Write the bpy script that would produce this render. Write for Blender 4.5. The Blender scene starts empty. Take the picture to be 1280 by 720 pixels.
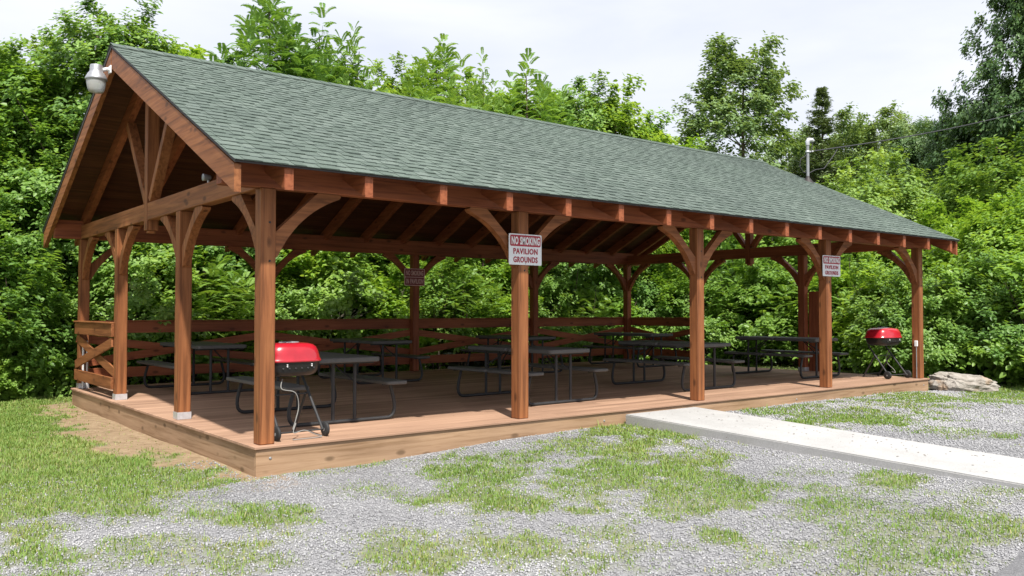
import bpy, bmesh, math, random
import numpy as np
from mathutils import Vector, Matrix

random.seed(7)
rng = np.random.default_rng(7)
sc = bpy.context.scene
C = bpy.data.collections.new('scene'); sc.collection.children.link(C)

# ---------------------------------------------------------------- camera model (measured from the photograph)
CAM = np.array([-3.2587, -7.9117, 1.2737]); YAW = math.radians(38.49); PITCH = math.radians(1.52); FPX = 1069.5
_f = np.array([math.sin(YAW)*math.cos(PITCH), math.cos(YAW)*math.cos(PITCH), math.sin(PITCH)])
_r = np.array([math.cos(YAW), -math.sin(YAW), 0.0]); _u = np.cross(_r, _f)
GZ = -0.28                                   # ground level; the deck top is z = 0

def ray(px, py):
    return _f + (px-640)/FPX*_r - (py-360)/FPX*_u
def on_ground(px, py, z=GZ):
    d = ray(px, py); t = (z-CAM[2])/d[2]; return CAM + t*d
def at_depth(px, py, depth):
    return CAM + depth*ray(px, py)

# ---------------------------------------------------------------- materials
def new_mat(name):
    m = bpy.data.materials.new(name); m.use_nodes = True
    nt = m.node_tree; b = nt.nodes['Principled BSDF']
    return m, nt, b
def N(nt, typ, **kw):
    n = nt.nodes.new(typ)
    for k, v in kw.items():
        if k.startswith('i_'):
            n.inputs[k[2:].replace('_', ' ')].default_value = v
        else: setattr(n, k, v)
    return n
def ramp(nt, stops):
    n = nt.nodes.new('ShaderNodeValToRGB'); e = n.color_ramp.elements
    while len(e) < len(stops): e.new(0.5)
    for i, (p, c) in enumerate(stops):
        e[i].position = p; e[i].color = (*c, 1)
    return n
def L(nt, a, b): nt.links.new(a, b)
def mixcol(nt, fac, a, b, mode='MIX'):
    n = nt.nodes.new('ShaderNodeMix'); n.data_type = 'RGBA'; n.blend_type = mode
    if isinstance(fac, (int, float)): n.inputs[0].default_value = fac
    else: L(nt, fac, n.inputs[0])
    for s, v in ((6, a), (7, b)):
        if isinstance(v, tuple): n.inputs[s].default_value = (*v, 1)
        else: L(nt, v, n.inputs[s])
    return n.outputs[2]
def bump(nt, b, height, strength=.3, dist=.01):
    n = N(nt, 'ShaderNodeBump'); n.inputs['Strength'].default_value = strength; n.inputs['Distance'].default_value = dist
    L(nt, height, n.inputs['Height']); L(nt, n.outputs[0], b.inputs['Normal'])

def simple(name, col, rough=.5, metal=0, var=.12, scale=8, spec=.5, bump_s=0, coat=0):
    m, nt, b = new_mat(name)
    tc = N(nt, 'ShaderNodeTexCoord'); no = N(nt, 'ShaderNodeTexNoise', i_Scale=scale, i_Detail=5.0)
    L(nt, tc.outputs['Object'], no.inputs['Vector'])
    lo = tuple(c*(1-var) for c in col); hi = tuple(min(1, c*(1+var)) for c in col)
    r = ramp(nt, [(.3, lo), (.7, hi)]); L(nt, no.outputs[0], r.inputs[0]); L(nt, r.outputs[0], b.inputs['Base Color'])
    b.inputs['Roughness'].default_value = rough; b.inputs['Metallic'].default_value = metal
    b.inputs['Specular IOR Level'].default_value = spec
    if coat: b.inputs['Coat Weight'].default_value = coat; b.inputs['Coat Roughness'].default_value = .12
    if bump_s: bump(nt, b, no.outputs[0], bump_s, .01)
    return m

def wood(name, axis, dark, mid, light, rough=.6, knots=True):
    m, nt, b = new_mat(name)
    tc = N(nt, 'ShaderNodeTexCoord'); geo = N(nt, 'ShaderNodeNewGeometry')
    # each board is its own mesh island: shift the grain per island
    off = N(nt, 'ShaderNodeVectorMath', operation='SCALE'); off.inputs[0].default_value = (7.1, 13.3, 5.7)
    L(nt, geo.outputs['Random Per Island'], off.inputs['Scale'])
    add = N(nt, 'ShaderNodeVectorMath', operation='ADD'); L(nt, tc.outputs['Object'], add.inputs[0]); L(nt, off.outputs[0], add.inputs[1])
    mp = N(nt, 'ShaderNodeMapping'); s = [20, 20, 20]; s[axis] = .9; mp.inputs['Scale'].default_value = s
    L(nt, add.outputs[0], mp.inputs['Vector'])
    grain = N(nt, 'ShaderNodeTexNoise', i_Scale=1.0, i_Detail=6.0, i_Roughness=.65, i_Distortion=.6); L(nt, mp.outputs[0], grain.inputs['Vector'])
    mp2 = N(nt, 'ShaderNodeMapping'); s2 = [3, 3, 3]; s2[axis] = .7; mp2.inputs['Scale'].default_value = s2
    L(nt, add.outputs[0], mp2.inputs['Vector'])
    blot = N(nt, 'ShaderNodeTexNoise', i_Scale=1.0, i_Detail=4.0); L(nt, mp2.outputs[0], blot.inputs['Vector'])
    r1 = ramp(nt, [(.34, dark), (.5, mid), (.68, light)]); L(nt, grain.outputs[0], r1.inputs[0])
    r2 = ramp(nt, [(.3, (.66, .62, .6)), (.7, (1.12, 1.1, 1.08))]); L(nt, blot.outputs[0], r2.inputs[0])
    col = mixcol(nt, .85, r1.outputs[0], r2.outputs[0], 'MULTIPLY')
    isl = ramp(nt, [(0, (.8, .78, .76)), (1, (1.12, 1.12, 1.12))]); L(nt, geo.outputs['Random Per Island'], isl.inputs[0])
    col = mixcol(nt, 1.0, col, isl.outputs[0], 'MULTIPLY')
    if knots:
        mp3 = N(nt, 'ShaderNodeMapping'); s3 = [5.5, 5.5, 5.5]; s3[axis] = 2.6; mp3.inputs['Scale'].default_value = s3
        L(nt, add.outputs[0], mp3.inputs['Vector'])
        vo = N(nt, 'ShaderNodeTexVoronoi', i_Scale=1.0, i_Randomness=1.0); L(nt, mp3.outputs[0], vo.inputs['Vector'])
        kr = ramp(nt, [(.09, (1, 1, 1)), (.19, (0, 0, 0))]); L(nt, vo.outputs['Distance'], kr.inputs[0])
        kf = N(nt, 'ShaderNodeMath', operation='MULTIPLY'); kf.inputs[1].default_value = .8; L(nt, kr.outputs[0], kf.inputs[0])
        col = mixcol(nt, kf.outputs[0], col, tuple(c*.5 for c in dark))
    L(nt, col, b.inputs['Base Color']); b.inputs['Roughness'].default_value = rough; b.inputs['Specular IOR Level'].default_value = .3
    bump(nt, b, grain.outputs[0], .25, .004)
    return m

STAIN = ((.155, .057, .021), (.28, .106, .039), (.37, .155, .06))
W = [wood('stained_wood_%s' % 'xyz'[a], a, *STAIN) for a in range(3)]
RED = ((.18, .052, .022), (.30, .092, .038), (.37, .125, .055))
WR = [wood('red_stained_wood_%s' % 'xyz'[a], a, *RED) for a in range(3)]
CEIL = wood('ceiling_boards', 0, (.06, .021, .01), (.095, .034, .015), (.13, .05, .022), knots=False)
LUM = [wood('treated_lumber_%s' % 'xyz'[a], a, (.25, .155, .085), (.37, .245, .15), (.44, .30, .19), .75) for a in range(3)]
DECK = wood('deck_boards', 0, (.38, .24, .163), (.415, .264, .181), (.45, .288, .2), .7, knots=False)

def shingle_mat():
    m, nt, b = new_mat('green_shingle')
    geo = N(nt, 'ShaderNodeNewGeometry'); tc = N(nt, 'ShaderNodeTexCoord')
    r = ramp(nt, [(0, (.088, .116, .098)), (.5, (.107, .138, .118)), (1, (.128, .160, .139))])
    L(nt, geo.outputs['Random Per Island'], r.inputs[0])
    no = N(nt, 'ShaderNodeTexNoise', i_Scale=160.0, i_Detail=3.0); L(nt, tc.outputs['Object'], no.inputs['Vector'])
    g = ramp(nt, [(.25, (.5, .5, .5)), (.75, (1.45, 1.45, 1.45))]); L(nt, no.outputs[0], g.inputs[0])
    n2 = N(nt, 'ShaderNodeTexNoise', i_Scale=.8, i_Detail=3.0); L(nt, tc.outputs['Object'], n2.inputs['Vector'])
    g2 = ramp(nt, [(.3, (.88, .88, .88)), (.7, (1.12, 1.12, 1.1))]); L(nt, n2.outputs[0], g2.inputs[0])
    c = mixcol(nt, 1.0, r.outputs[0], g.outputs[0], 'MULTIPLY'); c = mixcol(nt, 1.0, c, g2.outputs[0], 'MULTIPLY')
    L(nt, c, b.inputs['Base Color']); b.inputs['Roughness'].default_value = .9; b.inputs['Specular IOR Level'].default_value = .25
    bump(nt, b, no.outputs[0], .5, .004)
    return m
SHINGLE = shingle_mat()
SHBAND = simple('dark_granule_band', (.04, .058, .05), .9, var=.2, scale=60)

def leaf_mat(name, cols, trans=.42, rough=.42, spec=.45, tcol=None):
    m, nt, b = new_mat(name)
    at = N(nt, 'ShaderNodeAttribute', attribute_name='rnd'); oi = N(nt, 'ShaderNodeObjectInfo')
    r = ramp(nt, [(i/(len(cols)-1), c) for i, c in enumerate(cols)]); L(nt, at.outputs['Fac'], r.inputs[0])
    r2 = ramp(nt, [(0, (.86, .92, .85)), (1, (1.3, 1.2, 1.1))]); L(nt, oi.outputs['Random'], r2.inputs[0])
    c = mixcol(nt, 1.0, r.outputs[0], r2.outputs[0], 'MULTIPLY')
    L(nt, c, b.inputs['Base Color']); b.inputs['Roughness'].default_value = rough; b.inputs['Specular IOR Level'].default_value = spec
    tr = N(nt, 'ShaderNodeBsdfTranslucent'); tc2 = mixcol(nt, 1.0, c, tcol or (1.5, 1.35, .55), 'MULTIPLY'); L(nt, tc2, tr.inputs['Color'])
    mx = N(nt, 'ShaderNodeMixShader'); mx.inputs[0].default_value = trans
    L(nt, b.outputs[0], mx.inputs[1]); L(nt, tr.outputs[0], mx.inputs[2]); L(nt, mx.outputs[0], nt.nodes['Material Output'].inputs[0])
    return m
LEAF = leaf_mat('broad_leaf', [(.12, .22, .042), (.18, .315, .06), (.24, .385, .08), (.33, .475, .12)])
LEAFM = leaf_mat('mid_leaf', [(.10, .205, .05), (.15, .28, .066), (.20, .34, .088), (.28, .43, .12)], .4)
LEAFB = leaf_mat('young_leaf', [(.155, .285, .05), (.22, .375, .07), (.30, .46, .105)])
LEAFP = leaf_mat('pinnate_leaf', [(.13, .255, .06), (.19, .335, .08), (.26, .41, .11)])
LEAFD = leaf_mat('dark_leaf', [(.05, .115, .045), (.08, .155, .058), (.12, .205, .075)], .3)
LEAFO = leaf_mat('olive_leaf', [(.15, .24, .10), (.205, .305, .125), (.27, .375, .16)], .3)
LEAFY = leaf_mat('yellow_green_leaf', [(.15, .26, .065), (.21, .34, .085), (.28, .41, .115)], .35)
NEEDLE = leaf_mat('needles', [(.11, .165, .08), (.145, .205, .095), (.19, .25, .115)], .15)
GRASS = leaf_mat('grass_blade', [(.115, .22, .05), (.16, .275, .065), (.23, .315, .09), (.36, .34, .17)], .3, .5, .25)
BARK = simple('bark', (.10, .075, .055), .9, var=.4, scale=14, bump_s=.6)
STEEL = simple('dark_painted_steel', (.035, .035, .036), .6, var=.15, spec=.35)
PLAST = simple('charcoal_plastic', (.085, .083, .08), .6, var=.1, scale=30, bump_s=.1)
BLACK = simple('black_enamel', (.018, .017, .017), .3, var=.1)
RUBBER = simple('black_rubber', (.022, .022, .023), .7)
REDP = simple('red_enamel', (.43, .012, .024), .3, var=.12, coat=.6)
GALV = simple('galvanised_metal', (.62, .63, .65), .42, .55, var=.1, scale=30)
WHITE = simple('white_paint', (.78, .78, .78), .45, var=.05)
CABLEM = simple('pale_hose', (.24, .235, .22), .6)
SIGNW = simple('sign_white', (.74, .74, .75), .4, var=.03)
SIGNR = simple('sign_red', (.36, .012, .028), .4, var=.05)
SIGNRB = simple('sign_brown_red', (.20, .02, .022), .45, var=.06)
SIGNP = simple('sign_faded_pink', (.75, .48, .46), .5, var=.06)
WIRE = simple('black_cable', (.03, .03, .032), .6)
DRIP = simple('dark_drip_edge', (.025, .02, .018), .6)
GREYM = simple('grey_metal', (.30, .31, .32), .45, .4)
LENS = None
def lens():
    m, nt, b = new_mat('frosted_lens'); b.inputs['Base Color'].default_value = (.62, .64, .62, 1); b.inputs['Roughness'].default_value = .35
    b.inputs['Transmission Weight'].default_value = .45; b.inputs['IOR'].default_value = 1.3
    return m
LENS = lens()

def concrete():
    m, nt, b = new_mat('pale_concrete'); tc = N(nt, 'ShaderNodeTexCoord')
    n1 = N(nt, 'ShaderNodeTexNoise', i_Scale=1.6, i_Detail=8.0, i_Roughness=.65); L(nt, tc.outputs['Object'], n1.inputs['Vector'])
    r = ramp(nt, [(.3, (.36, .355, .345)), (.6, (.44, .435, .425))]); L(nt, n1.outputs[0], r.inputs[0])
    n2 = N(nt, 'ShaderNodeTexNoise', i_Scale=60.0, i_Detail=6.0); L(nt, tc.outputs['Object'], n2.inputs['Vector'])
    r2 = ramp(nt, [(.3, (.86, .86, .85)), (.7, (1.06, 1.06, 1.06))]); L(nt, n2.outputs[0], r2.inputs[0])
    c = mixcol(nt, 1.0, r.outputs[0], r2.outputs[0], 'MULTIPLY')
    # leaf-litter specks and small stains
    vo = N(nt, 'ShaderNodeTexVoronoi', i_Scale=6.0); L(nt, tc.outputs['Object'], vo.inputs['Vector'])
    n3 = N(nt, 'ShaderNodeTexNoise', i_Scale=2.2, i_Detail=2.0); L(nt, tc.outputs['Object'], n3.inputs['Vector'])
    s = N(nt, 'ShaderNodeMath', operation='MULTIPLY_ADD'); s.inputs[1].default_value = .14; s.inputs[2].default_value = -.045
    L(nt, n3.outputs[0], s.inputs[0])
    lt = N(nt, 'ShaderNodeMath', operation='LESS_THAN'); L(nt, vo.outputs['Distance'], lt.inputs[0]); L(nt, s.outputs[0], lt.inputs[1])
    lf = N(nt, 'ShaderNodeMath', operation='MULTIPLY'); lf.inputs[1].default_value = .8; L(nt, lt.outputs[0], lf.inputs[0])
    c = mixcol(nt, lf.outputs[0], c, (.16, .13, .10))
    L(nt, c, b.inputs['Base Color']); b.inputs['Roughness'].default_value = .85; bump(nt, b, n2.outputs[0], .3, .004)
    return m
CONC = concrete()

def asphalt():
    m, nt, b = new_mat('asphalt'); tc = N(nt, 'ShaderNodeTexCoord')
    v = N(nt, 'ShaderNodeTexVoronoi', i_Scale=90.0); L(nt, tc.outputs['Object'], v.inputs['Vector'])
    r = ramp(nt, [(0, (.09, .09, .094)), (1, (.21, .21, .215))]); L(nt, v.outputs['Color'], r.inputs[0])
    L(nt, r.outputs[0], b.inputs['Base Color']); b.inputs['Roughness'].default_value = .9; bump(nt, b, v.outputs['Distance'], .6, .01)
    return m
ASPH = asphalt()

def rock_mat():
    m, nt, b = new_mat('weathered_rock'); tc = N(nt, 'ShaderNodeTexCoord')
    n1 = N(nt, 'ShaderNodeTexNoise', i_Scale=5.0, i_Detail=10.0, i_Roughness=.7); L(nt, tc.outputs['Object'], n1.inputs['Vector'])
    r = ramp(nt, [(.28, (.10, .085, .07)), (.42, (.27, .24, .205)), (.65, (.40, .37, .33))]); L(nt, n1.outputs[0], r.inputs[0])
    n2 = N(nt, 'ShaderNodeTexNoise', i_Scale=2.0, i_Detail=3.0); L(nt, tc.outputs['Object'], n2.inputs['Vector'])
    f = ramp(nt, [(.56, (0, 0, 0)), (.68, (.8, .8, .8))]); L(nt, n2.outputs[0], f.inputs[0])
    c = mixcol(nt, f.outputs[0], r.outputs[0], (.42, .24, .11))
    L(nt, c, b.inputs['Base Color']); b.inputs['Roughness'].default_value = .9; bump(nt, b, n1.outputs[0], .8, .05)
    return m
ROCK = rock_mat()

def ground_mat():
    m, nt, b = new_mat('gravel_and_soil'); tc = N(nt, 'ShaderNodeTexCoord')
    ga = N(nt, 'ShaderNodeAttribute', attribute_name='green'); da = N(nt, 'ShaderNodeAttribute', attribute_name='dirt'); la = N(nt, 'ShaderNodeAttribute', attribute_name='litter')
    v = N(nt, 'ShaderNodeTexVoronoi', i_Scale=46.0); L(nt, tc.outputs['Object'], v.inputs['Vector'])
    gr = ramp(nt, [(0, (.17, .17, .177)), (.5, (.255, .255, .262)), (1, (.35, .35, .355))]); L(nt, v.outputs['Color'], gr.inputs[0])
    n = N(nt, 'ShaderNodeTexNoise', i_Scale=9.0, i_Detail=8.0, i_Roughness=.7); L(nt, tc.outputs['Object'], n.inputs['Vector'])
    soil = ramp(nt, [(.3, (.12, .14, .055)), (.55, (.17, .185, .08)), (.75, (.26, .235, .135))]); L(nt, n.outputs[0], soil.inputs[0])
    dirt = ramp(nt, [(.3, (.20, .135, .08)), (.55, (.31, .225, .14)), (.75, (.39, .30, .2))]); L(nt, n.outputs[0], dirt.inputs[0])
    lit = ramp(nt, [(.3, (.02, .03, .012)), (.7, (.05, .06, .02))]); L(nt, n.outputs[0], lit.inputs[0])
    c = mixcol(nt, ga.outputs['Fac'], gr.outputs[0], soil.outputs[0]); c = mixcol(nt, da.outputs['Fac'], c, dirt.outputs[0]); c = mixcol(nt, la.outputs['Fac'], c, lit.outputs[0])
    L(nt, c, b.inputs['Base Color']); b.inputs['Roughness'].default_value = .95; b.inputs['Specular IOR Level'].default_value = .15
    bump(nt, b, v.outputs['Distance'], .55, .02)
    return m
GROUND = ground_mat()
def gravel_mat():
    m, nt, b = new_mat('gravel_stone'); at = N(nt, 'ShaderNodeAttribute', attribute_name='rnd')
    r = ramp(nt, [(0, (.20, .20, .207)), (.5, (.30, .30, .308)), (.85, (.37, .37, .377)), (1, (.45, .446, .44))]); L(nt, at.outputs['Fac'], r.inputs[0])
    L(nt, r.outputs[0], b.inputs['Base Color']); b.inputs['Roughness'].default_value = .85
    return m
GRAVEL = gravel_mat()

# ---------------------------------------------------------------- mesh helpers
def tag(o, label=None, cat=None, group=None, kind=None):
    if label: o['label'] = label
    if cat: o['category'] = cat
    if group: o['group'] = group
    if kind: o['kind'] = kind
    return o
def thing(name, loc, label, cat, group=None):
    o = bpy.data.objects.new(name, None); C.objects.link(o); o.location = loc; o.empty_display_size = .2
    return tag(o, label, cat, group)
def wloc(o):
    v = Vector(o.location)
    while o.parent: o = o.parent; v += Vector(o.location)
    return v
class MB:
    """collects shapes in world coordinates; build() links them as ONE mesh object"""
    def __init__(s): s.v = []; s.f = []; s.sm = []
    def add(s, vs, fs, smooth=False):
        n = len(s.v); s.v += [tuple(map(float, p)) for p in vs]
        for f in fs: s.f.append(tuple(i+n for i in f)); s.sm.append(smooth)
        return s
    def bm(s, bm, smooth=False):
        bm.verts.index_update(); s.add([v.co for v in bm.verts], [[v.index for v in f.verts] for f in bm.faces], smooth); bm.free(); return s
    def obox(s, c, ax, half, bev=.004):
        bm = bmesh.new(); bmesh.ops.create_cube(bm, size=2)
        if bev:
            for v in bm.verts: v.co = Vector((v.co.x*half[0], v.co.y*half[1], v.co.z*half[2]))
            bmesh.ops.bevel(bm, geom=bm.edges[:], offset=min(bev, min(half)*.45), segments=1, affect='EDGES')
            M = Matrix((ax[0], ax[1], ax[2])).transposed()
            for v in bm.verts: v.co = M @ v.co + Vector(c)
        else:
            M = Matrix((ax[0], ax[1], ax[2])).transposed()
            for v in bm.verts: v.co = M @ Vector((v.co.x*half[0], v.co.y*half[1], v.co.z*half[2])) + Vector(c)
        return s.bm(bm)
    def box(s, x0, x1, y0, y1, z0, z1, bev=.004):
        return s.obox(((x0+x1)/2, (y0+y1)/2, (z0+z1)/2), (Vector((1, 0, 0)), Vector((0, 1, 0)), Vector((0, 0, 1))), ((x1-x0)/2, (y1-y0)/2, (z1-z0)/2), bev)
    def bar(s, a, b, w, h, up=(0, 0, 1), bev=.004):
        a = Vector(a); b = Vector(b); d = (b-a); l = d.length; d.normalize(); side = d.cross(Vector(up)).normalized(); u = side.cross(d)
        return s.obox((a+b)/2, (d, side, u), (l/2, w/2, h/2), bev)
    def tube(s, pts, r, n=10, cap=True):
        pts = [Vector(p) for p in pts]; rs = r if isinstance(r, (list, tuple)) else [r]*len(pts)
        rings = []; t = (pts[1]-pts[0]).normalized(); x = t.orthogonal().normalized()
        for i, p in enumerate(pts):
            if i == 0: t = (pts[1]-pts[0])
            elif i == len(pts)-1: t = pts[-1]-pts[-2]
            else: t = (pts[i+1]-pts[i]).normalized()+(pts[i]-pts[i-1]).normalized()
            t.normalize(); x = (x-t*x.dot(t)).normalized(); y = t.cross(x)
            rings.append([p+(x*math.cos(2*math.pi*k/n)+y*math.sin(2*math.pi*k/n))*rs[i] for k in range(n)])
        vs = [v for q in rings for v in q]; fs = []
        for i in range(len(pts)-1):
            for k in range(n): fs.append((i*n+k, i*n+(k+1) % n, (i+1)*n+(k+1) % n, (i+1)*n+k))
        s.add(vs, fs, True)
        if cap: s.add(rings[0], [tuple(range(n))[::-1]]); s.add(rings[-1], [tuple(range(n))])
        return s
    def prism(s, poly, O, U, V, t):
        """poly in (u,v), extruded +-t/2 along UxV"""
        O, U, V = Vector(O), Vector(U), Vector(V); n = U.cross(V).normalized(); k = len(poly)
        vs = [O+U*p[0]+V*p[1]+n*t/2 for p in poly]+[O+U*p[0]+V*p[1]-n*t/2 for p in poly]
        fs = [tuple(range(k)), tuple(range(2*k-1, k-1, -1))]+[(i, i+k, (i+1) % k+k, (i+1) % k) for i in range(k)]
        return s.add(vs, fs)
    def rings(s, rr, smooth=True, cap=True):
        n = len(rr[0]); vs = [p for q in rr for p in q]; fs = []
        for i in range(len(rr)-1):
            for k in range(n): fs.append((i*n+k, i*n+(k+1) % n, (i+1)*n+(k+1) % n, (i+1)*n+k))
        s.add(vs, fs, smooth)
        if cap: s.add(rr[0], [tuple(range(n))[::-1]], smooth); s.add(rr[-1], [tuple(range(n))], smooth)
        return s
    def lathe(s, c, prof, n=28, axis='z', a=1, b=1, e=2.0):
        rr = []
        for r, h in prof:
            q = []
            for k in range(n):
                t = 2*math.pi*k/n; ct, st = math.cos(t), math.sin(t)
                x = math.copysign(abs(ct)**(2/e), ct)*a*r; y = math.copysign(abs(st)**(2/e), st)*b*r
                if axis == 'z': q.append((c[0]+x, c[1]+y, c[2]+h))
                elif axis == 'x': q.append((c[0]+h, c[1]+x, c[2]+y))
                else: q.append((c[0]+y, c[1]+h, c[2]+x))
            rr.append(q)
        return s.rings(rr)
    def build(s, name, mat, parent=None):
        me = bpy.data.meshes.new(name); org = wloc(parent) if parent else Vector((0, 0, 0))
        me.from_pydata([Vector(v) for v in s.v], [], s.f); me.polygons.foreach_set('use_smooth', s.sm)
        bm = bmesh.new(); bm.from_mesh(me); bmesh.ops.recalc_face_normals(bm, faces=bm.faces[:]); bm.to_mesh(me); bm.free()
        me.materials.append(mat); o = bpy.data.objects.new(name, me); C.objects.link(o)
        # the part's origin sits at its own centre
        vs = np.array(s.v); c = Vector((vs.min(0)+vs.max(0))/2)
        me.transform(Matrix.Translation(-c))
        o.location = c-org
        if parent: o.parent = parent
        return o
def np_mesh(name, verts, quads=None, tris=None, mat=None, attrs=None, smooth=False):
    me = bpy.data.meshes.new(name); verts = np.asarray(verts, np.float32)
    me.vertices.add(len(verts)); me.vertices.foreach_set('co', verts.ravel())
    loops = []; starts = []; tot = 0
    if quads is not None and len(quads):
        q = np.asarray(quads, np.int32); loops.append(q.ravel()); starts.append(np.arange(len(q))*4); tot += q.size
    if tris is not None and len(tris):
        t = np.asarray(tris, np.int32); loops.append(t.ravel()); starts.append(np.arange(len(t))*3+tot); tot += t.size
    lp = np.concatenate(loops); st = np.concatenate(starts).astype(np.int32)
    me.loops.add(len(lp)); me.loops.foreach_set('vertex_index', lp); me.polygons.add(len(st)); me.polygons.foreach_set('loop_start', st)
    for k, a in (attrs or {}).items():
        at = me.attributes.new(k, 'FLOAT', 'POINT'); at.data.foreach_set('value', np.asarray(a, np.float32))
    me.update(calc_edges=True)
    if smooth: me.polygons.foreach_set('use_smooth', np.ones(len(st), bool))
    if mat: me.materials.append(mat)
    return me
def link(name, me, parent=None, loc=(0, 0, 0)):
    o = bpy.data.objects.new(name, me); C.objects.link(o); o.location = loc
    if parent: o.parent = parent
    return o
def copy_tree(o, parent=None):
    c = o.copy(); C.objects.link(c)
    if parent: c.parent = parent
    for ch in list(o.children): copy_tree(ch, c)
    return c
def text_mesh(body, height, width, mat, name, center, U, V, parent, bold=.012):
    """lettering as a thin extruded mesh lying in the plane (U,V)"""
    cu = bpy.data.curves.new('t', 'FONT'); cu.body = body; cu.size = 1; cu.extrude = .004; cu.offset = bold; cu.resolution_u = 3; cu.space_character = 1.12
    o = bpy.data.objects.new('t', cu); C.objects.link(o); dg = bpy.context.evaluated_depsgraph_get(); dg.update()
    me = bpy.data.meshes.new_from_object(o.evaluated_get(dg)); bpy.data.objects.remove(o); bpy.data.curves.remove(cu)
    co = np.empty(len(me.vertices)*3, np.float32); me.vertices.foreach_get('co', co); co = co.reshape(-1, 3)
    mn, mx = co.min(0), co.max(0); c = (mn+mx)/2; U, V = Vector(U), Vector(V); n = U.cross(V)
    sx, sy = width/(mx[0]-mn[0]), height/(mx[1]-mn[1])
    out = np.outer((co[:, 0]-c[0])*sx, U)+np.outer((co[:, 1]-c[1])*sy, V)+np.outer(co[:, 2]*.4, n)
    me.vertices.foreach_set('co', out.astype(np.float32).ravel()); me.materials.clear(); me.materials.append(mat); me.name = name; me.update()
    ob = bpy.data.objects.new(name, me); C.objects.link(ob); ob.parent = parent; ob.location = Vector(center)-wloc(parent)
    return ob

# ---------------------------------------------------------------- the ground
def gheight(x, y):
    x = np.asarray(x, float); y = np.asarray(y, float)
    z = np.full(np.broadcast(x, y).shape, GZ)
    m = np.clip((x-1.0)/3, 0, 1)*np.clip((14-x)/3, 0, 1)
    z = z + .10*m*np.exp(-np.clip(-y, 0, None)/9)*np.where(y < .5, 1, 0.4)
    z = z + .012*np.sin(x*1.7+y*.6)*np.sin(y*1.3-.4*x) + .006*np.sin(x*5.1)*np.sin(y*4.7+1)
    return z
_lat = rng.random((256, 256))
def vnoise(x, y):
    xi = np.floor(x).astype(int); yi = np.floor(y).astype(int); fx = x-xi; fy = y-yi; fx = fx*fx*(3-2*fx); fy = fy*fy*(3-2*fy)
    g = lambda a, b: _lat[a % 256, b % 256]
    return (g(xi, yi)*(1-fx)+g(xi+1, yi)*fx)*(1-fy)+(g(xi, yi+1)*(1-fx)+g(xi+1, yi+1)*fx)*fy
def fbm(x, y, o=4):
    s = 0; a = .5
    for i in range(o): s = s+a*vnoise(x*2**i+17*i, y*2**i+31*i); a *= .5
    return s/(1-.5**o)
# grass patches, given as world ellipses: (photo centre, half sizes, strength)
PATCH = []
for px, py, rx, ry, k in [(600, 602, 75, 32, 1.0), (640, 580, 60, 14, .7), (790, 550, 60, 17, 1), (770, 600, 85, 34, .95), (865, 590, 70, 28, .9), (860, 630, 110, 25, .85),
                          (735, 570, 60, 18, .8), (920, 620, 60, 30, .8), (330, 648, 62, 17, .95), (225, 640, 90, 18, .25), (650, 690, 150, 26, .8), (520, 700, 130, 24, .9), (40, 690, 60, 34, .8), (190, 688, 90, 22, .55),
                          (330, 700, 90, 25, .7), (470, 672, 70, 12, .45), (740, 665, 60, 14, .55), (1110, 608, 55, 12, .95), (1060, 640, 110, 22, .65), (1190, 665, 110, 24, .72), (1090, 680, 110, 26, .65), (1220, 640, 60, 14, .5), (1150, 705, 110, 22, .7), (905, 672, 30, 8, .9),
                          (1240, 625, 50, 9, .5), (1000, 600, 60, 8, .3), (470, 612, 50, 9, .5), (395, 590, 45, 8, .45), (450, 577, 40, 6, .5), (560, 545, 40, 5, .3), (820, 535, 60, 6, .6), (900, 548, 50, 6, .6), (1085, 532, 110, 11, 1), (1020, 522, 90, 7, .8), (1180, 545, 40, 5, .5), (1215, 553, 50, 4, .4),
                          (1170, 505, 110, 8, .95), (1255, 492, 50, 6, 1), (1150, 515, 70, 6, .7), (1262, 556, 16, 5, .8), (1215, 488, 60, 5, 1), (1290, 500, 80, 10, 1)]:
    c = on_ground(px, py); a = on_ground(px+rx, py)-c; b = (on_ground(px, py-ry)-on_ground(px, py+ry))/2
    M = np.array([[a[0], b[0]], [a[1], b[1]]]); PATCH.append((c[:2], np.linalg.inv(M), k))
LA = [on_ground(*p)[:2] for p in ((330, 598), (205, 642), (-60, 668))]           # edge of the lawn on the left
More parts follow.
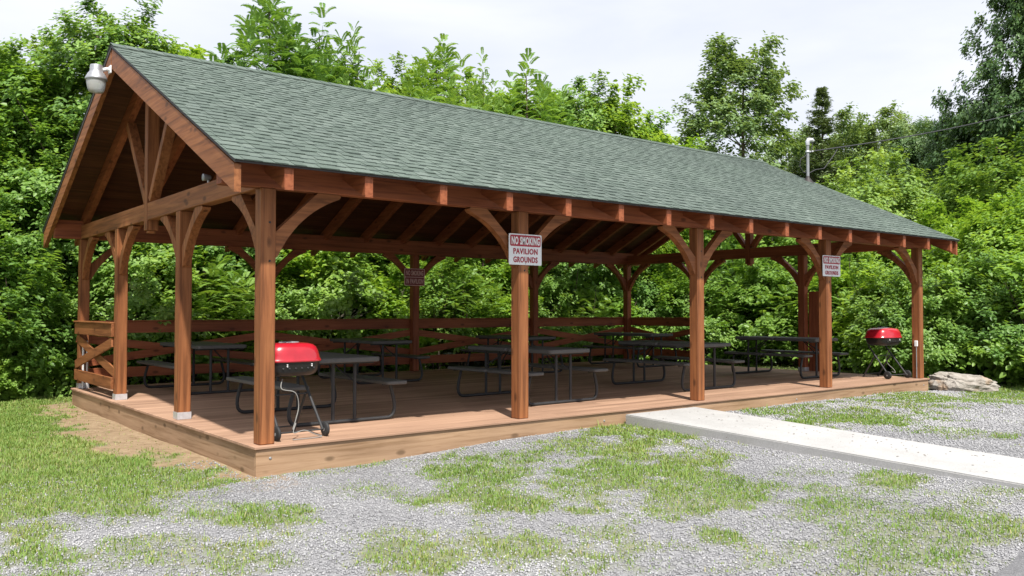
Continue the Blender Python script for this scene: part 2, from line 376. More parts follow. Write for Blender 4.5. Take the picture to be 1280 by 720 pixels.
def green_mask(x, y):
    x = np.asarray(x, float); y = np.asarray(y, float); n = fbm(x*2.1, y*2.1, 5)-.5; n2 = fbm(x*7, y*7+40, 3)-.5
    g = np.zeros_like(x)
    for c, Mi, k in PATCH:
        dx = x-c[0]; dy = y-c[1]; u = Mi[0, 0]*dx+Mi[0, 1]*dy; v = Mi[1, 0]*dx+Mi[1, 1]*dy
        d = np.sqrt(u*u+v*v)+n*2.2+n2*1.5
        g = np.maximum(g, k*np.clip((1.3-d)/.75, 0, 1)**1.3)
    sd = np.full_like(x, 1e9)
    def line(p, q):
        d = (q-p)/np.linalg.norm(q-p); return (x-p[0])*-d[1]*-1*-1+(y-p[1])*d[0]*-1*-1
    # signed distance beyond the lawn edge (towards the wood)
    def side(p, q):
        d = (q-p)/np.linalg.norm(q-p); return d[1]*(x-p[0])-d[0]*(y-p[1])
    s = np.where(x > LA[1][0], side(LA[0], LA[1]), side(LA[1], LA[2]))
    lawn = np.clip((s+n*1.2+n2*.5)/.35, 0, 1)*(x < .2)
    g = np.maximum(g, lawn)
    # rough lawn behind and to the right, up to the wood
    right = np.clip((x-13.6+n)/.5, 0, 1)*np.clip((y+1.6+n*1.2)/.5, 0, 1); g = np.maximum(g, right)
    g = np.maximum(g, np.clip((y-7.9)/.4, 0, 1))
    out = (np.clip(-(x+5)/1.5, 0, 1)); g = np.maximum(g, out*np.clip((n+.35)*3, 0, 1))
    far = np.clip((np.hypot(x-2, y+3)-16)/3, 0, 1); g = np.maximum(g, far)
    return np.clip(g, 0, 1)
def dirt_mask(x, y):
    n = fbm(x*2.5+9, y*2.5, 4)-.5
    w = .34+.58*np.clip((y+.4)/3, 0, 1)*np.clip((8.2-y)/3.0, 0, 1)
    d = np.clip((w-(-.17-x)+n*1.1+(fbm(x*9, y*9+5, 3)-.5)*.8)/.4, 0, 1)*(x < .1)*np.clip((y+.75+n*.8)/.4, 0, 1)*np.clip((8.3-y)/.4, 0, 1)
    return d
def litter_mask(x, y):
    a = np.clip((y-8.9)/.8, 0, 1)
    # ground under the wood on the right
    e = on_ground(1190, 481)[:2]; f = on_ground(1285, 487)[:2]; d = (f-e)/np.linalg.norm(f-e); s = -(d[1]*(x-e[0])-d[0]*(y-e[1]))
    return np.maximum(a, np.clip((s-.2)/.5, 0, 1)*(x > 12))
ax = np.concatenate([-10-np.geomspace(.3, 290, 22)[::-1], np.arange(-10, 18, .06), 18+np.geomspace(.3, 380, 24)])
ay = np.concatenate([-9-np.geomspace(.3, 200, 18)[::-1], np.arange(-9, 1.0, .06), np.arange(1.0, 11, .2), 11+np.geomspace(.3, 390, 24)])
gx, gy = np.meshgrid(ax, ay); gz = gheight(gx, gy)
i = np.arange(len(ay)-1)[:, None]*len(ax)+np.arange(len(ax)-1)[None, :]
quads = np.stack([i, i+1, i+1+len(ax), i+len(ax)], -1).reshape(-1, 4)
gm, dm, lm = green_mask(gx, gy), dirt_mask(gx, gy), litter_mask(gx, gy)
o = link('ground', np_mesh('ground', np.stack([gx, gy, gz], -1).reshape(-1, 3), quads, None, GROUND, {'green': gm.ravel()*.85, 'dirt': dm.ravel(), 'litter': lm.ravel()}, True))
tag(o, kind='structure')

# road of asphalt along the front, its edge ragged
rd = np.array([.985, .085]); p0 = np.array([1.35, -5.83])
pts = []
for t in np.arange(-60, 60, .35):
    p = p0+rd*t+np.array([0, .05*(math.sin(t*2.3)+math.sin(t*5.1+1))]); pts.append(p)
vs = []; nb = len(pts)
for p in pts: vs += [(p[0], p[1], float(gheight(p[0], p[1]))+.022), (p[0]+.05, p[1]-.10, float(gheight(p[0], p[1]))+.030), (p[0]+.5, p[1]-7, -.235), (p[0]+.5, p[1]-7, -.6), (p[0], p[1]+.02, float(gheight(p[0], p[1]))-.06)]
fs = []
for k in range(nb-1):
    a, b = k*5, (k+1)*5
    fs += [(a, b, b+1, a+1), (a+1, b+1, b+2, a+2), (a+4, b+4, b, a)]
m = MB(); m.add(vs, fs); o = m.build('road', ASPH); tag(o, kind='structure')

# concrete path from the deck towards the parking
m = MB()
def slab(y0, y1, xa0, xb0, xa1, xb1, z0, z1):
    bm = bmesh.new(); vv = [bm.verts.new(p) for p in ((xa0, y0, z0), (xb0, y0, z0), (xb1, y1, z1), (xa1, y1, z1), (xa0, y0, z0-.3), (xb0, y0, z0-.3), (xb1, y1, z1-.3), (xa1, y1, z1-.3))]
    for f in ((0, 1, 2, 3), (7, 6, 5, 4), (0, 4, 5, 1), (1, 5, 6, 2), (2, 6, 7, 3), (3, 7, 4, 0)): bm.faces.new([vv[k] for k in f])
    bmesh.ops.bevel(bm, geom=bm.edges[:], offset=.012, segments=2, affect='EDGES'); m.bm(bm)
yy = [-.185, -5.55]
xL = lambda y: 4.74+(y+.18)*.045; xR = lambda y: 6.12+(y+.18)*.075
zz = lambda y: -.055+(y+.18)*.0235
for a, b in zip(yy[:-1], yy[1:]): slab(a, b+.006, xL(a), xR(a), xL(b), xR(b), zz(a), zz(b))
o = m.build('path', CONC); tag(o, kind='structure')
def in_path(x, y): return (y < -.1) & (y > -5.6) & (x > xL(y)-.03) & (x < xR(y)+.03)
def in_deck(x, y): return (x > -.16) & (x < 13.0) & (y > -.17) & (y < 7.72)
def in_road(x, y): return y < p0[1]+(x-p0[0])*rd[1]/rd[0]-.02

# grass: blades thickest near the camera
def scatter(n, x0, x1, y0, y1):
    return rng.uniform(x0, x1, n), rng.uniform(y0, y1, n)
def in_view(x, y, pad=120):
    dx, dy = x-CAM[0], y-CAM[1]; d = dx*_f[0]+dy*_f[1]; l = dx*_r[0]+dy*_r[1]
    return (d > 3) & (np.abs(l/np.maximum(d, .1)*FPX) < 640+pad), d
x, y = scatter(2600000, -7, 20, -7, 10.2)
ok, d = in_view(x, y); x, y, d = x[ok], y[ok], d[ok]
g = green_mask(x, y)*(1-dirt_mask(x, y)*.97)*(1-litter_mask(x, y)*.75)
gap = np.clip((fbm(x*6+11, y*6+2, 3)-.32)/.2, .4, 1)*np.where(x < .2, 1+.3*(y > -2.5), 1)
keep = (rng.random(len(x)) < (g**1.0*1.0*gap-.01+.07*(fbm(x*3, y*3, 3) > .58)*(1-dirt_mask(x, y)))*np.clip(9/d, .35, 1)) & ~in_path(x, y) & ~in_deck(x, y) & ~in_road(x, y)
x, y, d, g = x[keep], y[keep], d[keep], g[keep]
n = len(x); z = gheight(x, y)
tuft = fbm(x*5+3, y*5+8, 3)
h = (.014+.036*rng.random(n)**1.6+.05*np.clip(tuft-.5, 0, 1))*(.6+.5*g)*np.where(rng.random(n) < .02, 2.0, 1)
w = (.0018+.0024*rng.random(n))*np.clip(d/7, 1, 2.2)
th = rng.uniform(0, 2*np.pi, n); le = rng.uniform(.1, .85, n); dx, dy = np.cos(th), np.sin(th)
sx, sy = -dy, dx
V = np.zeros((n, 5, 3))
for k, (hh, ww, ll) in enumerate(((0, 1, 0), (0, -1, 0), (.55, -.8, .35), (.55, .8, .35), (.95, 0, 1))):
    V[:, k, 0] = x+sx*w*ww+dx*h*le*ll; V[:, k, 1] = y+sy*w*ww+dy*h*le*ll; V[:, k, 2] = z-.004+h*hh*(1-.25*le*ll)
b = np.arange(n)*5
rn = np.clip(rng.random(n)*.6+.55*(fbm(x*.9+50, y*.9, 4)-.32)+np.where(rng.random(n) < .12, .35, 0)+.15*(1-g), 0, 1)
o = link('grass', np_mesh('grass', V.reshape(-1, 3), np.stack([b, b+1, b+2, b+3], -1), np.stack([b+3, b+2, b+4], -1), GRASS, {'rnd': np.repeat(rn, 5)}))
tag(o, 'short patchy green grass growing through the gravel and over the lawn', 'grass', kind='stuff')
print('grass', n)

# gravel: loose stones
x, y = scatter(520000, -6, 18, -6.6, 1)
ok, d = in_view(x, y, 60); x, y, d = x[ok], y[ok], d[ok]
g = np.maximum(green_mask(x, y), dirt_mask(x, y))
keep = (rng.random(len(x)) < (1-g*.82)*np.clip(8/d, .3, 1)) & ~in_path(x, y) & ~in_deck(x, y) & ~in_road(x, y)
x, y, d = x[keep], y[keep], d[keep]; n = len(x); z = gheight(x, y)
r = (.005+.0085*rng.random(n)**2)*np.clip(d/8, 1, 1.7)
octv = np.array([(1, 0, 0), (0, 1, 0), (-1, 0, 0), (0, -1, 0), (0, 0, .8), (0, 0, -.5)]); octf = np.array([(0, 1, 4), (1, 2, 4), (2, 3, 4), (3, 0, 4), (1, 0, 5), (2, 1, 5), (3, 2, 5), (0, 3, 5)])
V = octv[None]*(r[:, None, None]*rng.uniform(.55, 1.35, (n, 6, 1))); a = rng.uniform(0, 6.28, n)
ca, sa = np.cos(a)[:, None], np.sin(a)[:, None]
V = np.stack([V[..., 0]*ca-V[..., 1]*sa+x[:, None], V[..., 0]*sa+V[..., 1]*ca+y[:, None], V[..., 2]+z[:, None]+r[:, None]*.35], -1)
b = (np.arange(n)*6)[:, None, None]+octf[None]
o = link('gravel', np_mesh('gravel', V.reshape(-1, 3), None, b.reshape(-1, 3), GRAVEL, {'rnd': np.repeat(np.clip(rng.normal(.48, .22, n)+.9*(fbm(x*1.3+20, y*1.3, 4)-.5), 0, 1), 6)}))
tag(o, 'grey crushed stone gravel spread in front of the pavilion', 'gravel', kind='stuff')
print('gravel', n)

# litter: dry leaf bits and crumbs of soil on the path and the deck edge
n = 300; t_ = rng.random(n); y = np.concatenate([-.3-5.1*rng.random(150), rng.uniform(-.12, 7.5, 150)]); x = np.where(np.arange(n) < 150, 0, rng.uniform(-.1, 12.9, n))
x[:150] = xL(y[:150])+.04+(xR(y[:150])-xL(y[:150])-.08)*np.where(rng.random(150) < .55, rng.beta(5, 2, 150), rng.random(150)); z = np.where(np.arange(n) < 150, zz(y)+.001, .002)
r = rng.uniform(.005, .018, n)*np.where(np.arange(n) < 150, 1, .7); a = rng.uniform(0, 6.28, n); V = np.zeros((n, 4, 3))
for q_, (u_, v_, h_) in enumerate(((1, 0, .15), (0, .5, .35), (-1, 0, .1), (0, -.5, .3))):
    V[:, q_, 0] = x+r*(u_*np.cos(a)-v_*np.sin(a)); V[:, q_, 1] = y+r*(u_*np.sin(a)+v_*np.cos(a)); V[:, q_, 2] = z+r*h_
o = link('leaf_litter', np_mesh('leaf_litter', V.reshape(-1, 3), (np.arange(n)*4)[:, None]+np.arange(4)[None], None, simple('dry_leaf', (.14, .10, .06), .8, var=.4, scale=3)))
tag(o, 'small dry leaf bits scattered over the concrete path and the deck', 'leaf litter', kind='stuff')

# ---------------------------------------------------------------- the pavilion
PX = [0, 3.151, 6.399, 9.698, 12.841]; PY = [0, 2.436, 5.228, 7.550]; H = 2.45; PW = .075
DX0, DX1, DY0, DY1 = -.15, 12.99, -.15, 7.70
EO, EZ, RZ, RY = .556, 2.605, 4.668, 3.775; RX0, RX1 = -.515, 13.335
SL = (RZ-EZ)/(RY+EO)
def roofz(y): return EZ+SL*(y+EO) if y <= RY else EZ+SL*(2*RY+EO-y)
pav = thing('picnic_pavilion', (6.42, 3.775, GZ), 'open timber picnic pavilion with green shingle gable roof on a wooden deck', 'pavilion')
X_, Y_, Z_ = Vector((1, 0, 0)), Vector((0, 1, 0)), Vector((0, 0, 1))
# deck
m = MB(); y = DY0
bw = (DY1-DY0-.003)/56
for k in range(56):
    j = DX0+random.uniform(3, 9)
    y0, y1 = DY0+k*bw, DY0+(k+1)*bw-.0035
    if k == 0: m.box(DX0, DX1, y0, y1, -.028, 0, .005)
    else: m.box(DX0, j-.001, y0, y1, -.028, 0, .003); m.box(j+.001, DX1, y0, y1, -.028, 0, .003)
deck = m.build('decking', DECK, pav)
for nm, a, mt in (('front', (DX0+.02, DX1-.02, DY0+.02, DY0+.06), 0), ('back', (DX0+.02, DX1-.02, DY1-.06, DY1-.02), 0), ('left', (DX0+.02, DX0+.06, DY0+.062, DY1-.062), 1), ('right', (DX1-.06, DX1-.02, DY0+.062, DY1-.062), 1)):
    m = MB(); m.box(a[0], a[1], a[2], a[3], GZ-.12, -.029, .003)
    f = m.build('fascia_board', LUM[mt], pav)
    if nm == 'front':
        for bx in (DX0+.16, DX0+.17+4.4, DX0+8.8, DX1-.2):
            MB().lathe((bx, DY0+.02, -.12), [(.014, 0), (.014, -.004), (.008, -.007)], 10, 'y').build('bolt', GREYM, f)
# posts
posts = {}
def post(i, j, base=False):
    x, y = PX[i], PY[j]
    m = MB(); m.box(x-PW, x+PW, y-PW, y+PW, .003 if not base else .03, H-.002, .007)
    p = m.build('post', W[2] if j == 0 or i == 0 else WR[2], pav); posts[i, j] = p
    bm_ = MB()
    if base:
        t = .005
        bm_.box(x-PW-t, x+PW+t, y-PW-t, y-PW-.0005, .003, .085, 0); bm_.box(x-PW-t, x+PW+t, y+PW+.0005, y+PW+t, .003, .085, 0)
        bm_.box(x-PW-t, x-PW-.0005, y-PW, y+PW, .003, .085, 0); bm_.box(x+PW+.0005, x+PW+t, y-PW, y+PW, .003, .085, 0); bm_.box(x-PW, x+PW, y-PW, y+PW, .003, .028, 0)
        bm_.build('post_base', GALV, p)
    else:
        if j == 0:
            for dz in (.33, .70): MB().lathe((x+.012, y-PW, H-dz), [(.011, .002), (.011, -.003), (.007, -.005)], 10, 'y').build('bolt', STEEL, p)
for i in range(5): post(i, 0); post(i, 3, i == 0)
for j in (1, 2): post(0, j, True); post(4, j, True)
# knee braces: straight on the outside, arched below
def brace(i, j, d):
    x, y = PX[i], PY[j]; D = Vector(d)
    poly = [(0, -.42), (.45, 0), (.67, 0), (.70, -.02), (.68, -.05)]
    a0, a1 = (.68, -.05), (.035, -.64)
    cx_, cy_ = .66, -.70
    for k in range(1, 12):
        t = k/12; q = (1-t)
        # quadratic curve bowed towards the corner
        mx, my = .235, -.215
        poly.append((q*q*a0[0]+2*q*t*mx+t*t*a1[0], q*q*a0[1]+2*q*t*my+t*t*a1[1]))
    poly += [(.035, -.64), (.012, -.665), (0, -.65)]
    m = MB(); m.prism(poly, Vector((x, y, H))+D*(PW+.001)+Vector((0, 0, -.002)), D, Z_, .095)
    m.build('knee_brace', W[0] if j == 0 else (W[2] if i == 0 else WR[0]), pav)
for i in range(5):
    for j in (0, 3):
        if i > 0: brace(i, j, (-1, 0, 0))
        if i < 4: brace(i, j, (1, 0, 0))
for i in (0, 4):
    for j in range(4):
        if j > 0: brace(i, j, (0, -1, 0))
        if j < 3: brace(i, j, (0, 1, 0))
# header beams (carried out to the barge boards) and gable trusses
for y in (PY[0], PY[3]):
    m = MB(); m.box(RX0+.06, RX1-.06, y-.07, y+.07, H, H+.30, .006); m.build('header_beam', WR[0], pav)
for i, x in ((0, PX[0]), (4, PX[4])):
    mat = W if i == 0 else WR
    m = MB(); m.box(x-.068, x+.068, PY[0]+.072, PY[3]-.072, H, H+.225, .006); m.build('tie_beam', mat[1], pav)
    m = MB(); m.box(x-.074, x+.074, RY-.068, RY+.068, H-.13, roofz(RY)-.27, .006)
    m.box(x-.05, x+.05, RY-.045, RY+.045, H-.165, H-.13, .01); m.build('king_post', mat[2], pav)
    for s in (-1, 1):
        m = MB(); a = Vector((x, RY+s*.10, H+.26)); b = Vector((x, RY+s*1.02, roofz(RY+s*1.02)-.30)); m.bar(a, b, .10, .12, (1, 0, 0)); m.build('strut', mat[2], pav)
# rafters
sv = Vector((0, 1, SL)).normalized()
def rafter(x, side, w, h, name, mat, top=.032, y_end=RY):
    # plumb-cut tail, from the eave to the ridge
    vz = h/math.cos(math.atan(SL))
    ys = -EO+.02; pts2 = [(ys, roofz(ys)-top), (y_end-.02, roofz(y_end-.02)-top), (y_end-.02, roofz(y_end-.02)-top-vz), (ys, roofz(ys)-top-vz)]
    if side < 0: pts2 = [(2*RY-p[0], p[1]) for p in pts2]
    m = MB(); m.prism(pts2, (x, 0, 0), Y_, Z_, w); return m.build(name, mat, pav)
for k in range(16):
    x = .875*k-.05 if k else .0
    for s in (1, -1): rafter(x, s, .088, .185, 'rafter', WR[1])
for x in (RX0+.035, RX1-.035):
    for s in (1, -1): rafter(x, s, .062, .225, 'barge_board', W[1] if x < 0 else WR[1], .045)
m = MB(); m.box(RX0+.07, RX1-.07, RY-.019, RY+.019, RZ-.31, RZ-.062, .003); m.build('ridge_board', WR[0], pav)
# roof deck boards (seen from below as the ceiling)
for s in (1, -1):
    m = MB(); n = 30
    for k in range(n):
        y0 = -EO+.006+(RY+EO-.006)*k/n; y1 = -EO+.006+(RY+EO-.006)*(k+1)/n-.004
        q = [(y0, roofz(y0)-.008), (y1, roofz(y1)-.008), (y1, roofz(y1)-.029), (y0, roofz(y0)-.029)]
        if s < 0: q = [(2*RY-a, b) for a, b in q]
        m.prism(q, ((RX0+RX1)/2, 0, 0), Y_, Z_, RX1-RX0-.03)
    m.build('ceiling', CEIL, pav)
    m = MB()
    for x in (RX0, RX1):
        q = [(-EO-.012, roofz(-EO)-.0), (RY, RZ+.004), (RY, RZ-(.03 if s > 0 else .055)), (-EO-.012, roofz(-EO)-(.03 if s > 0 else .055))]
        if s < 0: q = [(2*RY-a, b) for a, b in q]
        m.prism(q, (x, 0, 0), Y_, Z_, .008)
    ye = -EO-.008 if s > 0 else 2*RY+EO+.008
    m.box(RX0+.005, RX1-.005, ye-.004, ye+.004, EZ-.026, EZ-.002, 0); m.build('drip_edge', DRIP, pav)
# shingles: overlapping courses with laminated tabs of random width
for s in (1, -1):
    m = MB(); exp_ = .145; slope_len = math.hypot(RY+EO+.02, (RY+EO+.02)*SL); nc = int(slope_len/exp_)+1
    ca = math.atan(SL); U = Vector((0, math.cos(ca)*s, math.sin(ca))); Nn = Vector((0, -math.sin(ca)*s, math.cos(ca)))
    org = Vector((0, (-EO-.022) if s > 0 else 2*RY+EO+.022, EZ-.010))
    def sheet(x0, x1, a, b, lo, hi):
        p = [org+X_*x0+U*a+Nn*lo, org+X_*x1+U*a+Nn*lo, org+X_*x1+U*b+Nn*hi, org+X_*x0+U*b+Nn*hi]
        q = [org+X_*x0+U*a+Nn*(lo-.007), org+X_*x1+U*a+Nn*(lo-.007)]
        m.add(p+q, [(0, 1, 2, 3), (4, 5, 1, 0)])
    for c in range(nc):
        a = c*exp_; b = min(a+exp_+.03, slope_len)
        x = RX0-.012
        while x < RX1+.012:
            w_ = random.uniform(.16, .34); x2 = min(x+w_, RX1+.012); jz = random.uniform(-.0008, .0008)
            sheet(x, x2, a, b, .0105+jz, .0035); x = x2
        x = RX0-.012+random.uniform(0, .1)
        while x < RX1-.05:
            w_ = random.uniform(.09, .21); x2 = min(x+w_, RX1+.012); a2 = a-random.uniform(0, .004)
            p = [org+X_*(x+.004)+U*a2+Nn*.0165, org+X_*(x2-.004)+U*a2+Nn*.0165, org+X_*x2+U*b+Nn*.0062, org+X_*x+U*b+Nn*.0062]
            q = [v-Nn*.0065 for v in p[:2]]; q2 = [v-Nn*.006 for v in p[2:]]
            m.add(p+q+q2, [(0, 1, 2, 3), (4, 5, 1, 0), (0, 3, 7, 4), (1, 5, 6, 2)]); x = x2+random.uniform(.05, .17)
    sh = m.build('shingles', SHINGLE, pav)
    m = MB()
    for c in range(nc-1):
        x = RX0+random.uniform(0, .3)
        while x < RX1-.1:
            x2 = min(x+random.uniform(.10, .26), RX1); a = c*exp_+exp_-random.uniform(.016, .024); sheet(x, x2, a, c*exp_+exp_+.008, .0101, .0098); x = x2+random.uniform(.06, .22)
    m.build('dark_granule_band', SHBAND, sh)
m = MB(); x = RX0-.012
while x < RX1:
    x2 = min(x+.16, RX1+.012)
    for s in (1, -1):
        p = [Vector((x, RY, RZ+.034)), Vector((x2+.02, RY, RZ+.026)), Vector((x2+.02, RY-s*.15, RZ-.15*SL+.024)), Vector((x, RY-s*.15, RZ-.15*SL+.032))]; q = [v-Vector((0, 0, .008)) for v in p]
        m.add(p+q, [(0, 1, 2, 3), (0, 3, 7, 4), (2, 3, 7, 6), (1, 2, 6, 5)])
    x = x2
m.build('ridge_cap', SHINGLE, pav)
# railings: cap, top board, crossed boards, bottom board
def railing(A, B, out, mats, lo_side=None):
    A, B, out = Vector(A), Vector(B), Vector(out); d = (B-A).normalized(); axis = 0 if abs(d.x) > .5 else 1; l = (B-A).length
    ctr = (A+B)/2+out*(PW+.022)
    m = MB(); a, b = A+out*(PW+.022), B+out*(PW+.022)
    m.bar(a+Z_*.99+d*.002, b+Z_*.99-d*.002, .04, .19); rt = m.build('rail_board', mats[axis], pav)
    m = MB(); m.bar(A+out*(PW+.005)+Z_*1.098+d*.002, B+out*(PW+.005)+Z_*1.098-d*.002, .12, .022); m.build('rail_cap', mats[axis], rt)
    m = MB(); m.bar(a+Z_*.23+d*.002, b+Z_*.23-d*.002, .04, .17); m.build('bottom_board', mats[axis], rt)
    e = .02
    m = MB(); m.bar(a+Z_*.82+d*e, b+Z_*.39-d*e, .03, .135, (0, 0, 1)); m.build('cross_board', mats[axis], rt)
    m = MB(); o_ = out*-.031; m.bar(a+Z_*.39+d*e+o_*1.0, b+Z_*.82-d*e+o_*1.0, .03, .135, (0, 0, 1)); m.build('cross_board', mats[axis], rt)
for i in range(4): railing((PX[i]-(.10 if i == 0 else 0), PY[3], 0), (PX[i+1]+(.10 if i == 3 else 0), PY[3], 0), (0, 1, 0), WR)
railing((0, PY[2]+.03, 0), (0, PY[3]+.07, 0), (-1, 0, 0), W)
railing((PX[4], PY[2]+.03, 0), (PX[4], PY[3]+.07, 0), (1, 0, 0), WR)

# ---------------------------------------------------------------- service mast, panel board, lamps, outlets
t = thing('electrical_panel_board', (13.12, 2.36, -.03), 'half height brown board standing against the right gable post', 'panel board')
m = MB(); m.box(12.925, 12.965, 2.10, 2.36, .004, 1.68, .004); m.build('backboard', WR[2], t)
m = MB(); m.box(12.966, 13.10, 2.12, 2.34, .9, 1.5, .01); m.build('breaker_box', GREYM, t)
bx, by = 13.17, 2.5; bz = roofz(by)+.02
t = thing('service_mast', (bx, by, bz), 'grey electrical service mast with weatherhead standing on the roof near the right gable', 'service mast')
m = MB(); m.tube([(bx, by, bz-.1), (bx, by, bz+.78)], .032, 14); m.build('conduit', GREYM, t)
m = MB(); m.lathe((bx, by, bz), [(.13, -.07), (.085, .0), (.045, .05), (.036, .09)], 18); m.build('flashing', DRIP, t)
m = MB(); m.tube([(bx, by, bz+.76), (bx, by, bz+.83), (bx+.02, by-.015, bz+.875), (bx+.09, by-.05, bz+.875), (bx+.12, by-.07, bz+.85)], [.042, .05, .055, .048, .03], 12); m.build('weatherhead', GALV, t)
m = MB(); m.lathe((bx, by, bz+.62), [(.036, -.02), (.045, -.02), (.045, .02), (.036, .02)], 12); m.bar((bx+.03, by-.02, bz+.62), (bx+.12, by-.06, bz+.64), .03, .03); m.build('clamp', GALV, t)
wend = at_depth(1300, 133, 30)
t = tag(MB().tube([(bx+.12, by-.06, bz+.64)]+[tuple(Vector((bx+.12, by-.06, bz+.64)).lerp(Vector(wend), k/14)-Vector((0, 0, .5*(k/14)*(1-k/14)))) for k in range(1, 15)], .016, 6).build('power_line', WIRE), 'thin grey power line running from the roof mast towards the right trees', 'power line')
a = Vector((bx+.12, by-.06, bz+.64)); dl = (Vector(wend)-a).normalized(); g1 = a+dl*1.0-Vector((0, 0, .07))
t = tag(MB().tube([g1+dl*.15, g1-Vector((0, 0, .10)), g1-dl*.5-Vector((0, 0, .36)), Vector((bx+.17, by-.08, bz+.24)), Vector((bx+.05, by-.02, bz+.17)), Vector((bx-.08, by+.05, bz+.17)), Vector((bx-.17, by+.09, bz+.30)), Vector((bx-.14, by+.08, bz+.46)), Vector((bx+.06, by-.05, bz+.62)), Vector((bx+.1, by-.06, bz+.84))], .011, 6).build('drip_loop_cable', WIRE), 'black drip loop cable hanging round the service mast below the power line', 'cable')

lx, ly, lz = RX0-.17, RY+.0, 4.19
t = thing('area_light', (RX0-.01, ly, lz+.2), 'grey dusk to dawn area light on an arm at the left gable peak', 'lamp')
m = MB(); m.tube([(RX0-.002, ly, lz+.16), (RX0-.05, ly, lz+.16), (lx+.06, ly, lz+.135)], .024, 12); m.box(RX0-.02, RX0-.001, ly-.05, ly+.05, lz+.11, lz+.21, .004); m.build('arm', WHITE, t)
m = MB(); m.lathe((lx, ly, lz), [(.128, .0), (.132, .01), (.127, .025), (.105, .07), (.08, .105), (.076, .12), (.074, .18), (.07, .19), (.02, .193)], 30); m.build('housing', simple('weathered_aluminium', (.40, .41, .43), .42, .6, var=.12, scale=20), t)
m = MB(); m.lathe((lx, ly, lz), [(.116, .0), (.113, -.05), (.10, -.115), (.088, -.145), (.083, -.152), (.02, -.154)], 30); m.build('lens', LENS, t)

t = thing('flood_light', (-.02, 1.62, H+.227), 'small pale flood light on the left gable beam under the eave', 'lamp')
m = MB(); m.lathe((-.05, 1.5, H+.285), [(.012, .04), (.028, .034), (.032, 0), (.04, -.042), (.038, -.05), (.012, -.048)], 16, 'x'); m.build('head', GREYM, t)
m = MB(); m.tube([(-.04, 1.5, H+.226), (-.04, 1.5, H+.265)], .012, 10); m.build('bracket', GALV, t)

t = thing('outlet_box', (PX[4]-PW, .02, .55), 'small white outlet box with conduit on the far right front post', 'outlet box')
m = MB(); m.box(PX[4]-PW-.035, PX[4]-PW-.001, -.045, .015, .60, .71, .008); m.build('cover', WHITE, t)
m = MB(); m.tube([(PX[4]-PW-.02, -.02, .003), (PX[4]-PW-.02, -.02, .60)], .009, 8); m.build('conduit', GREYM, t)
t = thing('conduit_pipes', (.04, PY[3]-PW-.03, .0), 'two thin white conduit pipes beside the back left corner post', 'conduit')
for dx in (.0, .06):
    m = MB(); m.tube([(dx-.02, PY[3]-PW-.03, .003), (dx-.02, PY[3]-PW-.03, .78)], .016, 8); m.build('pipe', WHITE, t)

# ---------------------------------------------------------------- signs
def sign(cx, y, z0, w, h, label, top, lines, dark=False):
    t = thing('no_smoking_sign', (cx, y, z0+h/2), label, 'sign')
    def rr(w, h, r, n=5):
        p = []
        for (sx, sy, a0) in ((1, 1, 0), (-1, 1, 90), (-1, -1, 180), (1, -1, 270)):
            for k in range(n+1):
                a = math.radians(a0+90*k/n); p.append((sx*(w/2-r)+r*math.cos(a), sy*(h/2-r)+r*math.sin(a)))
        return p
    U, V = X_, Z_
    m = MB(); m.prism(rr(w, h, .015), (cx, y-.004, z0+h/2), U, V, .006); m.build('panel', SIGNW if not dark else SIGNP, t)
    if not dark:
        ph = h*.36; m = MB(); m.prism(rr(w*.93, ph, .02), (cx, y-.009, z0+h*.96-ph/2), U, V, .003); m.build('red_banner', SIGNR, t)
        text_mesh(top, ph*.72, w*.86, WHITE, 'lettering', (cx, y-.013, z0+h*.96-ph/2), U, V, t, .034)
        for k, s in enumerate(lines):
            text_mesh(s, h*.19, w*.74, SIGNR, 'lettering', (cx, y-.010, z0+h*(.44-.27*k)), U, V, t, .026)
    else:
        for k, s in enumerate([top]+lines):
            zc = z0+h*(.74-.48*k); m = MB(); m.prism(rr(w*.93, h*.44, .02), (cx, y-.009, zc), U, V, .003); m.build('red_banner', SIGNRB, t)
            text_mesh(s, h*.30, w*.84, SIGNP, 'lettering', (cx, y-.013, zc), U, V, t, .03)
    for dz in (.015, h-.015): MB().lathe((cx, y-.007, z0+dz), [(.006, .001), (.006, -.003), (.003, -.005)], 8, 'y').build('screw', GREYM, t)
sign(PX[1]+.02, -PW-.001, 1.815, .50, .365, 'white no smoking pavilion grounds sign on the second front post', 'NO SMOKING', ['PAVILION', 'GROUNDS'])
sign(PX[3]+.07, -PW-.001, 1.845, .53, .345, 'white no smoking pavilion grounds sign on the fourth front post near the red grill', 'NO SMOKING', ['PAVILION', 'GROUNDS'])
sign(PX[2]-.05, PY[3]-PW-.001, 1.80, .50, .36, 'dim red no smoking in pavilion sign on the shaded back post', 'NO SMOKING', ['IN PAVILION'], True)

